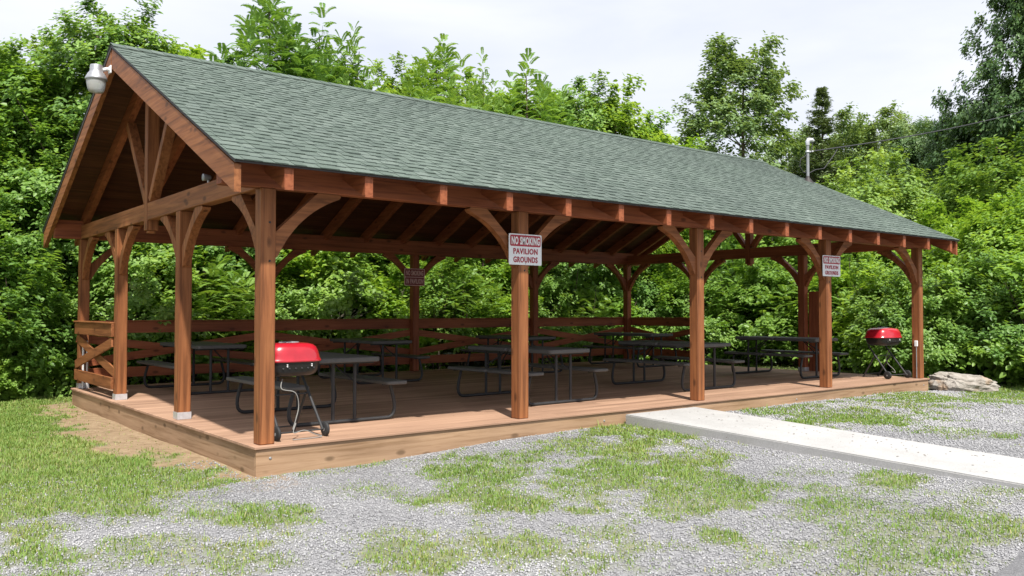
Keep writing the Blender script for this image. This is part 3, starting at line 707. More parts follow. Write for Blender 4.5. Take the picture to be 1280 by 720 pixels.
# ---------------------------------------------------------------- picnic tables (long axis along y)
def rounded(x0, x1, y0, y1, z0, z1, r=.05):
    p = []
    for (cx, cy, a0) in ((x1-r, y1-r, 0), (x0+r, y1-r, 90), (x0+r, y0+r, 180), (x1-r, y0+r, 270)):
        for k in range(6):
            a = math.radians(a0+18*k); p.append((cx+r*math.cos(a), cy+r*math.sin(a)))
    e = .007
    def off(p, d):
        cx, cy = (x0+x1)/2, (y0+y1)/2
        return [(cx+(q[0]-cx)*(1-d/((x1-x0)/2)), cy+(q[1]-cy)*(1-d/((y1-y0)/2))) for q in p]
    m = MB(); m.rings([[(*q, z0) for q in off(p, e)], [(*q, z0+e) for q in p], [(*q, z1-e) for q in p], [(*q, z1) for q in off(p, e)]], False)
    return m
TG = 'dark picnic tables standing in two rows on the deck'
def make_table():
    t = thing('picnic_table', (0, 0, .002), 'dark picnic table', 'picnic table', TG)
    m = rounded(-.385, .385, -.93, -.004, .693, .748); m2 = rounded(-.385, .385, .004, .93, .693, .748); m.add(m2.v, m2.f); m.build('tabletop', PLAST, t)
    for s in (-1, 1):
        x0 = .475*s if s > 0 else -.755
        m = rounded(x0, x0+.28, -.93, -.003, .415, .455); m2 = rounded(x0, x0+.28, .003, .93, .415, .455); m.add(m2.v, m2.f); m.build('bench', PLAST, t)
    for s in (-1, 1):
        y = .77*s; m = MB(); half = [(.60, .413), (.612, .36), (.638, .27), (.655, .19), (.658, .13), (.648, .08), (.625, .045), (.59, .028), (.55, .0235)]
        path = [(a, y, b) for a, b in half]+[(-a, y, b) for a, b in half[::-1]]
        m.tube(path, .0215, 12); fr = m.build('leg_frame', STEEL, t)
        for sx in (-1, 1):
            m = MB(); m.tube([(.135*sx, y, .035), (.135*sx, y, .692)], .0205, 10); m.build('upright', STEEL, fr)
        for sx in (-1, 1): MB().tube([(.145*sx, y-.012*s, .46), (.06*sx, y-.20*s, .58), (.02*sx, y-.36*s, .691)], .010, 8).build('diagonal_stay', STEEL, fr)
        m = MB(); m.box(-.37, .37, y-.022, y+.022, .669, .692, .003); m.build('top_batten', STEEL, fr)
        for sx in (-1, 1):
            m = MB(); m.box(.615*sx-.12, .615*sx+.12, y-.02, y+.02, .400, .4145, .003); m.build('seat_plate', STEEL, fr)
    return t
proto = make_table()
TAB = [(1.31, 1.66, 'dark picnic table in the front row behind the left red grill'), (4.62, 1.66, 'dark picnic table in the front row right behind the second front post'),
       (7.86, 1.72, 'dark picnic table in the front row behind the third front post'), (11.5, 1.98, 'dark picnic table in the front row beside the right red grill'),
       (1.43, 6.02, 'dark picnic table in the back left corner by the rail'), (4.5, 6.05, 'dark picnic table in the back row in front of the back post with the sign'),
       (7.95, 6.1, 'dark picnic table in the back row behind the second front post'), (11.45, 6.05, 'dark picnic table in the back right corner by the rail')]
for k, (x, y, lab) in enumerate(TAB):
    o = proto if k == 0 else copy_tree(proto)
    o.location = (x, y, .002); o.rotation_euler.z = math.radians(random.uniform(-2.2, 2.2)); o['label'] = lab

# ---------------------------------------------------------------- folding grills
def make_grill(hose_pts):
    t = thing('charcoal_grill', (0, 0, .002), 'grill', 'grill', 'red lidded folding grills')
    hp = [(1.0, .745), (1.045, .748), (1.05, .758), (1.03, .768), (1.0, .785), (.975, .82), (.935, .86), (.87, .895), (.78, .918), (.6, .932), (.3, .938), (.02, .94)]
    m = MB(); m.lathe((0, 0, .012), hp, 48, a=.30, b=.225, e=3.2); lid = m.build('lid', REDP, t)
    m = MB(); m.lathe((0, 0, .95), [(.09, 0), (.085, .008), (.02, .012)], 20, a=1.2, b=.8); m.build('vent', GREYM, lid)
    m = MB(); m.lathe((0, 0, 0), [(.55, .612), (.74, .616), (.87, .637), (.95, .675), (.985, .725), (1.0, .757)], 48, a=.297, b=.222, e=3.2); bowl = m.build('bowl', BLACK, t)
    for k in range(6): MB().lathe((-.17+.068*k, -.2165, .695), [(.011, .012), (.011, -.002), (.004, -.003)], 10, 'y').build('vent_hole', RUBBER, bowl)
    for sx in (-.13, .14):
        for rz in (.735, .718): MB().lathe((sx, -.224, rz), [(.006, .01), (.006, -.003)], 8, 'y').build('rivet', WHITE, bowl)
    for sx in (-1, 1):
        m = MB(); m.tube([((.24*sx), -.27, .07), (.22*sx, .14, .618)], .0145, 8); lg = m.build('leg', STEEL, t)
        m = MB(); m.lathe(((.24*sx)+(.012 if sx > 0 else -.042), -.27, .074), [(.02, 0), (.065, 0), (.074, .006), (.074, .026), (.065, .032), (.02, .032)], 24, 'x'); wl = m.build('wheel', RUBBER, t)
        m = MB(); m.lathe(((.24*sx)+(.010 if sx > 0 else -.044), -.27, .068), [(.016, 0), (.016, .034)], 12, 'x'); m.build('hub', GREYM, wl)
        m = MB(); m.tube([(.20*sx, .26, .003), (.205*sx, .015, .425)], .0145, 8); m.build('leg', STEEL, t)
    for q_ in ([(-.24, -.27, .074), (.24, -.27, .074)], [(-.2, .22, .065), (.2, .22, .065)], [(-.225, .0, .42), (.225, .0, .42)]): MB().tube(q_, .008, 8).build('crossbar', STEEL, t)
    m = MB(); m.tube(hose_pts, .0048, 8); m.build('hose', CABLEM, t)
    return t
def smooth(pts, n=6):
    out = []; P = [Vector(p) for p in pts]; P = [P[0]]+P+[P[-1]]
    for i in range(1, len(P)-2):
        for k in range(n):
            t = k/n; a, b, c, d = P[i-1:i+3]
            out.append(.5*((2*b)+(c-a)*t+(2*a-5*b+4*c-d)*t*t+(3*b-a-3*c+d)*t**3))
    out.append(P[-2]); return out
g1 = make_grill(smooth([(-.12, -.1, .59), (-.18, -.2, .50), (-.06, -.25, .46), (-.02, -.25, .33), (-.06, -.27, .20), (-.1, -.28, .10), (-.06, -.27, .16), (-.1, -.3, .07), (.0, -.33, .09), (.12, -.33, .04), (.18, -.35, .012), (-.05, -.36, .012), (-.14, -.36, .012)]))
g1.location = (.405, .36, .002); g1['label'] = 'red lidded folding grill standing behind the left corner post'; g1.rotation_euler.z = math.radians(4)
g2 = make_grill(smooth([(.1, -.1, .60), (.12, -.02, .50), (.10, .02, .38), (.12, .0, .26), (.16, -.08, .16), (.12, -.14, .10), (.06, -.12, .12)]))
g2.location = (12.47, .48, .002); g2['label'] = 'red lidded folding grill standing at the far right end of the deck'; g2.rotation_euler.z = math.radians(-8); g2.scale = (1.1, 1.1, 1.0)

# ---------------------------------------------------------------- boulder
bm = bmesh.new(); bmesh.ops.create_icosphere(bm, subdivisions=5, radius=1)
from mathutils import noise as mnoise
for v in bm.verts:
    p = v.co.copy(); q = Vector((math.copysign(abs(p.x)**.75, p.x), math.copysign(abs(p.y)**.8, p.y), math.copysign(abs(p.z)**.7, p.z)))
    n_ = mnoise.fractal(p*1.6+Vector((3, 1, 7)), 1, 2, 5)*.16+mnoise.fractal(p*6+Vector((2, 9, 4)), 1, 2, 3)*.05
    st = .022*math.sin((p.z*3+p.x*.9)*6)
    q *= 1+n_+st*(1-abs(p.z))
    zt = 1.0-.2*p.x
    v.co = Vector((q.x*.62, q.y*.36, q.z*.215*zt))
bd = MB(); ang = math.radians(-38); cb = Vector((13.80, -.42, -.16))
Rm = Matrix.Rotation(ang, 3, 'Z') @ Matrix.Rotation(math.radians(5), 3, 'Y')
for v in bm.verts: v.co = Rm @ v.co+cb
bd.bm(bm, False); o = bd.build('boulder', ROCK); tag(o, 'big pale weathered boulder lying on the grass at the right deck corner', 'boulder')

# ---------------------------------------------------------------- vegetation
def unit(a): return a/np.maximum(np.linalg.norm(a, axis=-1, keepdims=True), 1e-9)
def leaf_mesh(name, pos, d, nrm, size, mat, rnd, aspect=.62, fold=.25, droop=.25):
    """each leaf: two folded quads, pointed, drooping at the tip"""
    n = len(pos); d = unit(d); s = unit(np.cross(d, nrm)); nn = np.cross(s, d); Lh = size[:, None]; wv = s*(Lh*aspect*.5)
    up = nn*Lh
    V = np.empty((n, 6, 3)); V[:, 0] = pos; V[:, 3] = pos+d*Lh-up*droop*.6
    a = pos+d*Lh*.32; b = pos+d*Lh*.68-up*droop*.2
    V[:, 1] = a+wv+up*fold*.3; V[:, 2] = b+wv*.78+up*fold*.2; V[:, 5] = a-wv+up*fold*.3; V[:, 4] = b-wv*.78+up*fold*.2
    i0 = np.arange(n)*6
    return np_mesh(name, V.reshape(-1, 3), np.concatenate([np.stack([i0, i0+1, i0+2, i0+3], -1), np.stack([i0+3, i0+4, i0+5, i0], -1)]), None, mat, {'rnd': np.repeat(np.clip(rnd, 0, 1), 6)})
def crown_points(nc, R, z0, z1, shape, seed, lob=.35):
    """clump centres in an uneven volume; shape(t) gives the radius along the height"""
    g = np.random.default_rng(seed); t = g.random(nc)**.85; a = g.uniform(0, 2*np.pi, nc)
    rr = R*np.array([shape(v) for v in t]); lobe = 1+lob*(np.sin(2*a+seed)*.5+np.sin(3*a-5*t+seed*2.1)*.5+np.sin(7*t+a+seed)*.4)
    rad = rr*lobe*np.sqrt(g.uniform(.12, 1, nc)); z = z0+(z1-z0)*t
    return np.stack([rad*np.cos(a), rad*np.sin(a), z], -1), a, t
SUNV = np.array([-.22, -.49, .85])
def broad_crown(name, seed, R, z0, z1, nc, nl, size, mat, shape, clump=.42, lob=.35, spread=.5):
    g = np.random.default_rng(seed+100); c, a, t = crown_points(nc, R, z0, z1, shape, seed, lob)
    outd = unit(np.stack([np.cos(a), np.sin(a), .25+t*.9], -1)+g.normal(0, .25, (nc, 3)))
    # each clump is a spray of a few twigs; leaves sit along the twigs
    ci = np.repeat(np.arange(nc), nl); n = nc*nl; tw = g.integers(0, 7, n)
    twd = unit(outd[:, None]*.8+g.normal(0, .75, (nc, 7, 3))*np.array([1, 1, .6]))[ci, tw]
    shoot = g.random(nc) < .22; outd[shoot] = unit(outd[shoot]+np.array([0, 0, .6])); c[shoot] += outd[shoot]*clump*.75
    s = g.random(n)**.7; cs = (clump*g.uniform(.55, 1.4, nc)*np.where(shoot, 1.35, 1))[ci]
    twd = np.where(shoot[ci][:, None], unit(twd*.45+outd[ci]), twd)
    pos = c[ci]+twd*(s*cs)[:, None]+g.normal(0, .055*clump/.42, (n, 3)); pos[:, 2] -= s*s*cs*.22
    nrm = unit(np.array([-.12, -.35, .85])+outd[ci]*.55+g.normal(0, .36, (n, 3)))
    dd = unit(twd*.8+g.normal(0, .75, (n, 3))+np.array([0, 0, -.25])); dd = unit(dd-nrm*(dd*nrm).sum(-1, keepdims=True)*.85)
    sz = size*g.uniform(.55, 1.25, n); tone = g.normal(.42, .13, nc)[ci]; rnd = tone+g.normal(0, .17, n)+.22*(s-.5)
    pos[:, 2] = np.maximum(pos[:, 2], .02)
    return leaf_mesh(name, pos, dd, nrm, sz, mat, rnd), c
def pinnate_crown(name, seed, R, z0, z1, nst, nf, flen, nlf, mat, topz=.25, run=1.3):
    """slender leaders, each ending in a whorl of long arching feather leaves"""
    g = np.random.default_rng(seed+200); a = g.uniform(0, 2*np.pi, nst); rad = R*np.sqrt(g.uniform(0, 1, nst)); low = g.random(nst) < .55
    top = np.where(low, z0+(z1-z0)*g.uniform(.25, .85, nst), z1-(z1-z0)*topz*(rad/R)**1.5-g.uniform(0, .12, nst)*(z1-z0)); top[0] = z1; rad[0] = .1
    tips = np.stack([rad*np.cos(a), rad*np.sin(a), top], -1); ci = np.repeat(np.arange(nst), nf); n = nst*nf
    k = np.tile(np.arange(nf), nst); v = k/(nf-1)                      # 0 at the tip of the leader, 1 low on it
    fa = k*2.4+g.uniform(0, 6.28, nst)[ci]+g.normal(0, .25, n); el = 1.15-1.15*v**.7+g.normal(0, .12, n)
    fd = np.stack([np.cos(fa)*np.cos(el), np.sin(fa)*np.cos(el), np.sin(el)], -1)
    root = tips[ci].copy(); root[:, 2] -= v*run*g.uniform(.7, 1.1, nst)[ci]
    Lf = flen*g.uniform(.75, 1.2, n)*(.55+.45*np.sin(np.pi*np.clip(v*.8+.2, 0, 1))); j = np.arange(nlf); sgn = np.where(j % 2 == 0, 1., -1.); u = .18+.82*(j//2)/(nlf/2-1)
    P = root[:, None]+fd[:, None]*(Lf[:, None]*u)[..., None]; P[..., 2] -= (u**2.2)[None]*Lf[:, None]*.38
    hz = unit(np.cross(fd, np.array([0, 0, 1.]))); td = fd.copy()[:, None]-np.array([0, 0, .55])*u[None, :, None]
    D = hz[:, None]*sgn[None, :, None]+td*.55; D = np.broadcast_to(D, P.shape)+np.array([0, 0, -.12]); Nn = unit(np.cross(hz, fd)); Nn = Nn*np.sign(Nn[:, 2:3]+1e-6); Nn = Nn[:, None]+g.normal(0, .13, P.shape)
    sz = (Lf*.24)[:, None]*(.55+.45*np.sin(np.pi*(.15+.75*u)))[None]*g.uniform(.85, 1.15, (n, nlf)); rnd = (g.normal(.45, .12, nst)[ci][:, None]+g.normal(0, .08, (n, nlf))+.12*u[None]+g.normal(0, .1, n)[:, None])
    f = lambda A: A.reshape(-1, 3)
    return leaf_mesh(name, f(P), f(D), f(Nn), sz.ravel(), mat, rnd.ravel(), .27, .1, .14), tips-np.array([0, 0, .3])
def conifer_crown(name, seed, R, z0, z1, nb, mat, sparse=1.0):
    g = np.random.default_rng(seed+300); t = np.clip(np.round(g.random(nb)*24)/24+g.normal(0, .012, nb), 0, .985); z = z0+(z1-z0)*t; a = g.uniform(0, 2*np.pi, nb); Lb = R*(1-t)**.9*g.uniform(.55, 1.15, nb)+.04
    ns = 34; u = np.linspace(.12, 1, ns); d = np.stack([np.cos(a), np.sin(a), g.uniform(-.25, .15, nb)+.35*t], -1)
    P = np.zeros((nb, ns, 3)); P[..., 2] = z[:, None]; P += d[:, None]*(Lb[:, None]*u)[..., None]; P[..., 2] += -.18*Lb[:, None]*u*(1-u)
    P += g.normal(0, .05, P.shape)
    hz = np.stack([-np.sin(a), np.cos(a), np.zeros(nb)], -1); sg = np.where(np.arange(ns) % 2 == 0, 1, -1)
    D = hz[:, None]*sg[None, :, None]*.9+d[:, None]*.7+g.normal(0, .25, P.shape); Nn = np.array([0, 0, 1.])+g.normal(0, .35, P.shape)
    sz = (.17+.06*R*(1-u)[None])*(1-.4*t)[:, None]*g.uniform(.7, 1.3, (nb, ns)); rnd = g.normal(.45, .2, (nb, ns)); f = lambda A: A.reshape(-1, 3)
    return leaf_mesh(name, f(P), f(D), f(Nn), sz.ravel(), mat, rnd.ravel(), .30, .05, .3), np.stack([np.cos(a)*Lb*.5, np.sin(a)*Lb*.5, z], -1)
def trunk_mesh(name, H_, r0, targets, seed, nl=22, lean=.25, straight=False, stems=1):
    g = random.Random(seed); m = MB()
    for q in range(stems):
        pts = []; ox, oy = (0, 0) if stems == 1 else (g.uniform(-.25, .25), g.uniform(-.25, .25)); k = 9
        lx_, ly_ = (0, 0) if straight else (g.uniform(-lean, lean)+ox*1.5, g.uniform(-lean, lean)+oy*1.5)
        for i_ in range(k+1):
            t = i_/k; w_ = 0 if straight else .05*H_*.25*math.sin(t*5+seed+q); pts.append(Vector((ox+lx_*t*t+w_*t, oy+ly_*t*t-w_*.7*t, -.15+(H_*.94+.15)*t)))
        m.tube(pts, [r0*(1.35 if i_ == 0 else 1)*(1-.9*i_/k)/stems**.5+.006 for i_ in range(k+1)], 9)
        ts = list(targets); g.shuffle(ts)
        for tg in ts[:nl//stems]:
            tg = Vector(tg); zb = max(.1, tg.z-math.hypot(tg.x, tg.y)*g.uniform(.5, 1.0)); i_ = min(k-1, max(0, int((zb+.15)/(H_*.94+.15)*k))); p = pts[i_].lerp(pts[i_+1], .5)
            if (tg-p).length < .2: continue
            mid = p.lerp(tg, .5)+Vector((g.uniform(-.1, .1), g.uniform(-.1, .1), -.06*(tg-p).length)); rr_ = max(.008, r0*(1-.85*i_/k)*.42/stems**.3)
            m.tube([p, mid, tg], [rr_, rr_*.6, .004], 6, False)
    me = bpy.data.meshes.new(name); me.from_pydata([Vector(v) for v in m.v], [], m.f); me.polygons.foreach_set('use_smooth', m.sm); me.materials.append(BARK); return me
round_ = lambda t: (max(0, 1-(2*t-.85)**2*.75))**.5 if t < .95 else .42
column = lambda t: .82+.18*math.sin(t*3.1) if t < .55 else max(.12, (1-((t-.55)/.5)**1.6))
umbrella = lambda t: .35+.65*t**.6 if t < .7 else max(.2, 1-(t-.7)*1.6)
bushy = lambda t: max(.25, (1-t**2.2))
VAR = {}
def variant(key, crown, c, H_, r0, **kw): VAR[key] = (crown, trunk_mesh('trunk', H_, r0, [tuple(p) for p in c], hash(key) % 97 if False else len(VAR)*7+3, **kw), H_)
for k, (sd, R_) in enumerate(((11, 1.75), (23, 1.6), (37, 1.9))):
    me, c = broad_crown('crown', sd, R_, .5, 7.0, (235, 220, 260)[k], (150, 140, 165)[k], (.125, .14, .10)[k], (LEAF, LEAFB, LEAFM)[k], column, (.44, .48, .4)[k], .5); variant('maple%d' % k, me, c, 7.4, .13)
for k, (sd, R_) in enumerate(((5, 1.25), (9, 1.1), (15, 1.35))):
    me, c = broad_crown('crown', sd, R_, .15, 2.2, (78, 70, 90)[k], 125, (.12, .145, .095)[k], (LEAF, LEAFB, LEAFM)[k], bushy, .40, .5); variant('shrub%d' % k, me, c, 2.3, .035, nl=16, stems=3)
me, c = broad_crown('crown', 45, 1.9, .3, 4.6, 150, 120, .13, LEAFY, round_, .5, .4); variant('yellow', me, c, 4.6, .08)
for k, sd in enumerate((41, 53)):
    me, c = broad_crown('crown', sd, 1.75, .3, 4.2, 170, 130, .125, LEAFB, column, .42, .5); variant('young%d' % k, me, c, 4.4, .08)
for k, sd in enumerate((61, 73, 87)):
    me, c = pinnate_crown('crown', sd, 1.5, 2.0, 8.0, 64, 20, .56, 26, LEAFP, .30); variant('feather%d' % k, me, c, 8.0, .09, nl=34)
me, c = pinnate_crown('crown', 81, .95, .5, 2.7, 24, 16, .52, 24, LEAFP, .3, .8); variant('sumac', me, c, 2.7, .04, nl=16, stems=3)
me, c = broad_crown('crown', 91, 2.7, 3.5, 13.0, 270, 110, .20, LEAFO, round_, .72, .45); variant('loose', me, c, 13.2, .2)
me, c = broad_crown('crown', 95, 3.6, 2.5, 14.0, 400, 120, .22, LEAFD, round_, .8, .45); variant('oak', me, c, 14.2, .3)
me, c = conifer_crown('crown', 3, 3.9, 1.5, 12.2, 520, NEEDLE); variant('spruce', me, c, 12.3, .17, straight=True)
me, c = broad_crown('crown', 99, 2.5, 2.5, 12.0, 210, 90, .2, LEAFO, column, .7, .4); variant('cedar', me, c, 12.2, .18)
USE = {}
def plant(key, name, x, y, H_, label, group, cat='tree', rot=None, wide=1.0):
    crown, trunk, h0 = VAR[key]; t = thing(name, (x, y, float(gheight(x, y))), label, cat, group); s = H_/h0; t.scale = (s*wide, s*wide, s)
    t.rotation_euler.z = random.uniform(0, 6.28) if rot is None else rot
    link('trunk' if cat == 'tree' else 'stem', trunk, t); link('crown' if cat == 'tree' else 'foliage', crown, t); return t
def skyline(key, name, px, depth, topy, label, group, wide=1.0):
    p = at_depth(px, 388, depth); top = CAM[2]+(388-topy)/FPX*depth; return plant(key, name, p[0], p[1], top-GZ, label, group, 'tree', None, wide)
GW, GU = 'leafy trees at the edge of the wood behind the pavilion', 'leafy shrubs along the edge of the wood'
LW = 'leafy green broadleaf tree in the dense wood edge behind the pavilion'
k = 0
for px, dep, ty, w_ in ((-70, 16.5, 100, 1.0), (15, 17.6, 66, 1.0), (112, 18.0, 8, 1.0), (178, 18.6, 24, .95), (235, 19.2, 66, 1.0), (290, 19.8, 80, 1.0), (70, 19.5, 78, 1.1), (200, 21.5, 60, 1.1), (-20, 20.5, 70, 1.1)):
    skyline('maple%d' % (k % 3), 'broadleaf_tree', px, dep, ty, 'leafy green broadleaf tree rising behind the left gable', 'leafy trees rising behind the left gable', w_); k += 1
for px, dep, ty, w_, lab in ((338, 20.5, -18, .8, 'tallest feathery leaved tree rising over the roof ridge'), (398, 21.2, 14, .75, 'feathery leaved tree just right of the tallest one over the ridge'), (443, 21, 38, .6, 'slim feathery leaved tree beside the first gap in the trees over the ridge'), (550, 22.6, 50, .85, 'spreading feathery leaved tree over the middle of the ridge'), (604, 23.6, 70, .45, 'slimmest feathery leaved tree over the middle of the ridge'), (658, 24, 72, .85, 'dense feathery leaved tree over the right middle of the ridge')):
    skyline('feather%d' % (k % 3), 'feathery_tree', px, dep, ty, lab, 'feathery leaved trees above the roof ridge', w_); k += 1
for px, dep, ty in ((505, 24, 92), (625, 25, 110), (575, 25.5, 88), (370, 23.5, 62), (700, 26, 112)):
    skyline('maple%d' % (k % 3), 'broadleaf_tree', px, dep, ty, 'low green broadleaf tree between the feathery trees above the ridge', 'low leafy trees between the feathery ones', .8); k += 1
for px, dep, ty in ((720, 25.5, 104), (768, 26.5, 112), (808, 27.5, 150)):
    skyline('maple%d' % (k % 3), 'broadleaf_tree', px, dep, ty, 'green broadleaf tree showing above the right part of the ridge', 'leafy trees above the right part of the ridge'); k += 1
# wood edge behind the deck: trees, then shrubs in front of them
for q, x in enumerate(np.arange(-3.5, 18.5, 2.05)):
    plant('maple%d' % (q % 3), 'broadleaf_tree', x+random.uniform(-.4, .4), 11.4+random.uniform(-.3, .5), random.uniform(5.0, 5.8), LW, GW, wide=1.1)
for q, x in enumerate(np.arange(-1, 24, 2.6)):
    plant('maple%d' % ((q+1) % 3), 'broadleaf_tree', x+random.uniform(-.4, .4), 14.6+random.uniform(-.4, .8), random.uniform(5.0, 6.0), LW, GW, wide=1.2)
for q, x in enumerate(np.arange(-3, 30, 3.2)):
    plant('maple%d' % ((q+2) % 3), 'broadleaf_tree', x+random.uniform(-.5, .5), 18.4+random.uniform(-.5, .8), random.uniform(5.4, 6.2), LW, GW, wide=1.3)
for q, x in enumerate(np.arange(-5.2, 15.6, 1.22)):
    kk = 'sumac' if q in (7, 12, 15) else 'shrub%d' % (q % 3)
    plant(kk, 'shrub', x+random.uniform(-.3, .3), 9.75+random.uniform(-.25, .35), random.uniform(1.7, 2.6), 'feathery leaved shrub growing behind the back rail' if kk == 'sumac' else 'leafy green shrub growing behind the pavilion', 'feathery shrubs behind the back rail' if kk == 'sumac' else 'leafy shrubs behind the pavilion', 'shrub')
# left edge of the photo
for x, y, h in ((-1.9, 9.9, 3.0), (-2.9, 9.6, 2.8), (-4.2, 9.2, 3.2), (-.7, 9.7, 2.3), (-5.2, 9.0, 3.0), (-3.3, 10.3, 4.2)):
    plant('shrub%d' % (k % 3) if h < 4 else 'young0', 'shrub', x, y, h, 'leafy green shrub at the left edge of the lawn', 'leafy shrubs at the left edge of the lawn', 'shrub'); k += 1
for px, py, h in ((6, 503, .7), (22, 501, .55), (38, 499, .75), (55, 497, .5), (70, 496, .6), (84, 494, .45), (-8, 505, .7)):
    p = on_ground(px, py); plant('shrub%d' % (1 if k % 2 else 0), 'weed', p[0], p[1]+.3, h, 'low bright weed at the foot of the trees on the left lawn edge', 'low weeds along the left lawn edge', 'weed'); k += 1
# right side: bright young trees near, then olive and dark trees behind
for px, dep, ty, w_ in ((1172, 21.5, 305, 1), (1238, 20.5, 272, 1.05), (1300, 19.6, 285, 1), (1125, 23.5, 292, 1), (1075, 25, 285, 1), (1015, 26.5, 285, 1), (1195, 23.5, 268, .9), (1270, 24, 252, 1.0), (960, 27.5, 262, 1), (905, 28.5, 270, 1), (850, 29, 275, 1), (1340, 20, 230, 1.0)):
    skyline('young%d' % (k % 2), 'young_tree', px, dep, ty, 'bright green young tree at the right edge of the wood', 'bright young trees on the right', w_); k += 1
for px, dep, ty in ((1068, 32, 252), (1112, 33, 232), (1150, 34, 245), (1243, 32, 205), (1205, 35, 250), (1290, 31, 235), (1090, 38, 222)):
    skyline('yellow', 'young_tree', px, dep, ty, 'yellow green tree in the middle distance right of the roof', 'yellow green trees in the middle distance', 1.0); k += 1
for px, py, h in ((1168, 481, 1.9), (1192, 480, 1.5), (1213, 481, 2.3), (1238, 482, 1.6), (1262, 484, 2.2), (1287, 486, 1.7), (1312, 489, 2.3), (1150, 480, 2.0), (1128, 475, 2.1), (1100, 472, 2.3)):
    p = on_ground(px, py); dv = (p-CAM)[:2]; dv = dv/np.linalg.norm(dv); p[:2] += dv*1.15
    plant('shrub%d' % (k % 3), 'shrub', p[0], p[1], h, 'low leafy shrub at the wood edge beyond the boulder', 'low shrubs beyond the boulder and the grill', 'shrub'); k += 1
for px, dep, h, kk in ((1070, 23, 2.4, 'sumac'), (1030, 23.5, 2.4, 'shrub1'), (990, 24, 2.5, 'sumac'), (950, 24.6, 2.6, 'shrub0'), (915, 25, 2.7, 'sumac'), (880, 25.5, 2.3, 'shrub2'), (845, 25.5, 2.3, 'shrub0'), (1048, 24.4, 3.2, 'sumac'), (930, 26, 3.6, 'sumac')):
    p = at_depth(px, 388, dep)
    plant(kk, 'shrub', p[0], p[1], h, ('feathery leaved shrub' if kk == 'sumac' else 'leafy green shrub')+' behind the open right end of the deck', ('feathery' if kk == 'sumac' else 'leafy')+' shrubs behind the right end', 'shrub')
skyline('loose', 'broadleaf_tree', 928, 42, 66, 'tall loose crowned tree standing alone against the sky', None, 1.0)
skyline('spruce', 'conifer', 1030, 44, 104, 'pointed dark conifer behind the roof mast', None)
for px, dep, ty, kk in ((995, 47, 168, 'cedar'), (1062, 46, 152, 'cedar'), (1092, 45, 150, 'spruce'), (1128, 47, 158, 'cedar'), (1110, 49, 150, 'cedar'), (1075, 48, 165, 'cedar'), (1145, 43, 172, 'oak'), (1175, 44, 165, 'oak'), (1010, 48, 185, 'cedar'), (880, 50, 215, 'cedar'), (1155, 45, 160, 'cedar'), (960, 50, 195, 'cedar'), (1040, 50, 175, 'cedar')):
    skyline(kk, 'broadleaf_tree', px, dep, ty, 'olive green tree in the far wood behind the power line', 'olive trees in the far wood', .8)
for px, dep, ty, lab in ((1300, 33, -50, 'very tall dark oak at the right edge of the photo'), (1200, 37, 140, 'dark round tree left of the very tall oak'), (1235, 36, 132, 'dark tree just below the crown of the very tall oak'), (1320, 33, 60, 'dark tree past the right edge beside the tall oak'), (1290, 36, 110, 'dark tree low behind the tall oak')):
    skyline('oak', 'oak_tree', px, dep, ty, lab, None, .6 if ty < 0 else .62)

q = random.Random(4); m = MB(); b0 = Vector((5.2, 9.35, float(gheight(5.2, 9.35))-.05)); fork = b0+Vector((.15, -.05, 1.15)); m.tube([b0, b0+Vector((.05, 0, .6)), fork], [.022, .018, .014], 6)
for i_ in range(11):
    e1 = fork+Vector((q.uniform(-.25, .9), q.uniform(-.25, .15), q.uniform(.05, .9))); mid = fork.lerp(e1, .5)+Vector((0, 0, .08)); m.tube([fork, mid, e1], [.010, .008, .003], 5)
    for _ in range(2): m.tube([mid, mid.lerp(e1, .6)+Vector((q.uniform(-.1, .25), q.uniform(-.1, .1), q.uniform(.05, .3)))], [.005, .002], 5)
o = m.build('dead_branches', simple('dry_twig', (.30, .26, .21), .9)); tag(o, 'pale bare dead branches in the foliage left of the shaded back sign', 'branches')
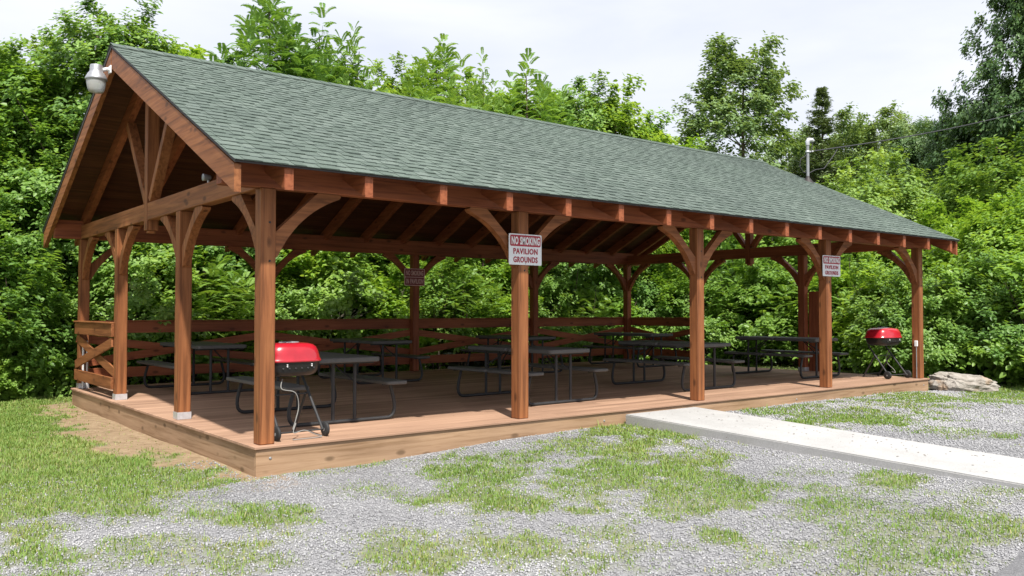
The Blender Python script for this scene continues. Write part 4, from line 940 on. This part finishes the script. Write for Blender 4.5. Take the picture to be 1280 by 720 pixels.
# ---------------------------------------------------------------- light, sky, camera
S = Vector((-.40, -.93, 0)).normalized()*math.cos(math.radians(58))+Vector((0, 0, math.sin(math.radians(58))))
su = bpy.data.lights.new('sun', 'SUN'); su.energy = 4.3; su.angle = math.radians(1.2); su.color = (1, .955, .88)
so = bpy.data.objects.new('sun', su); C.objects.link(so); so.rotation_euler = S.to_track_quat('Z', 'Y').to_euler(); so.location = (0, 0, 30)
w = bpy.data.worlds.new('World'); sc.world = w; w.use_nodes = True; nt = w.node_tree; bg = nt.nodes['Background']
sky = N(nt, 'ShaderNodeTexSky', sky_type='NISHITA', sun_disc=False); sky.sun_elevation = math.radians(58); sky.sun_rotation = math.atan2(S.x, S.y); sky.air_density = 1.0; sky.dust_density = 2.0
tc = N(nt, 'ShaderNodeTexCoord'); mp = N(nt, 'ShaderNodeMapping'); mp.inputs['Scale'].default_value = (1.2, 1.2, 5.0); mp.inputs['Rotation'].default_value = (.12, .05, .6); L(nt, tc.outputs['Generated'], mp.inputs['Vector'])
no = N(nt, 'ShaderNodeTexNoise', i_Scale=1.6, i_Detail=7.0, i_Roughness=.52, i_Distortion=.4); L(nt, mp.outputs[0], no.inputs['Vector'])
cr = ramp(nt, [(.30, (.68, .68, .68)), (.62, (.98, .98, .98))]); L(nt, no.outputs[0], cr.inputs[0])
mixn = mixcol(nt, cr.outputs[0], sky.outputs[0], (7.0, 7.2, 8.0))
L(nt, mixn, bg.inputs[0]); bg.inputs[1].default_value = .091
cam = bpy.data.cameras.new('camera'); co = bpy.data.objects.new('camera', cam); C.objects.link(co); sc.camera = co
cam.sensor_width = 36; cam.lens = FPX/1280*36; cam.clip_end = 1500; cam.clip_start = .05
co.location = CAM; co.rotation_euler = Matrix((_r, _u, -_f)).transposed().to_euler()
sc.view_settings.view_transform = 'Standard'; sc.view_settings.look = 'None'; sc.view_settings.exposure = .66; sc.view_settings.gamma = 1
sc.cycles.max_bounces = 6; sc.cycles.diffuse_bounces = 3; sc.cycles.transmission_bounces = 4
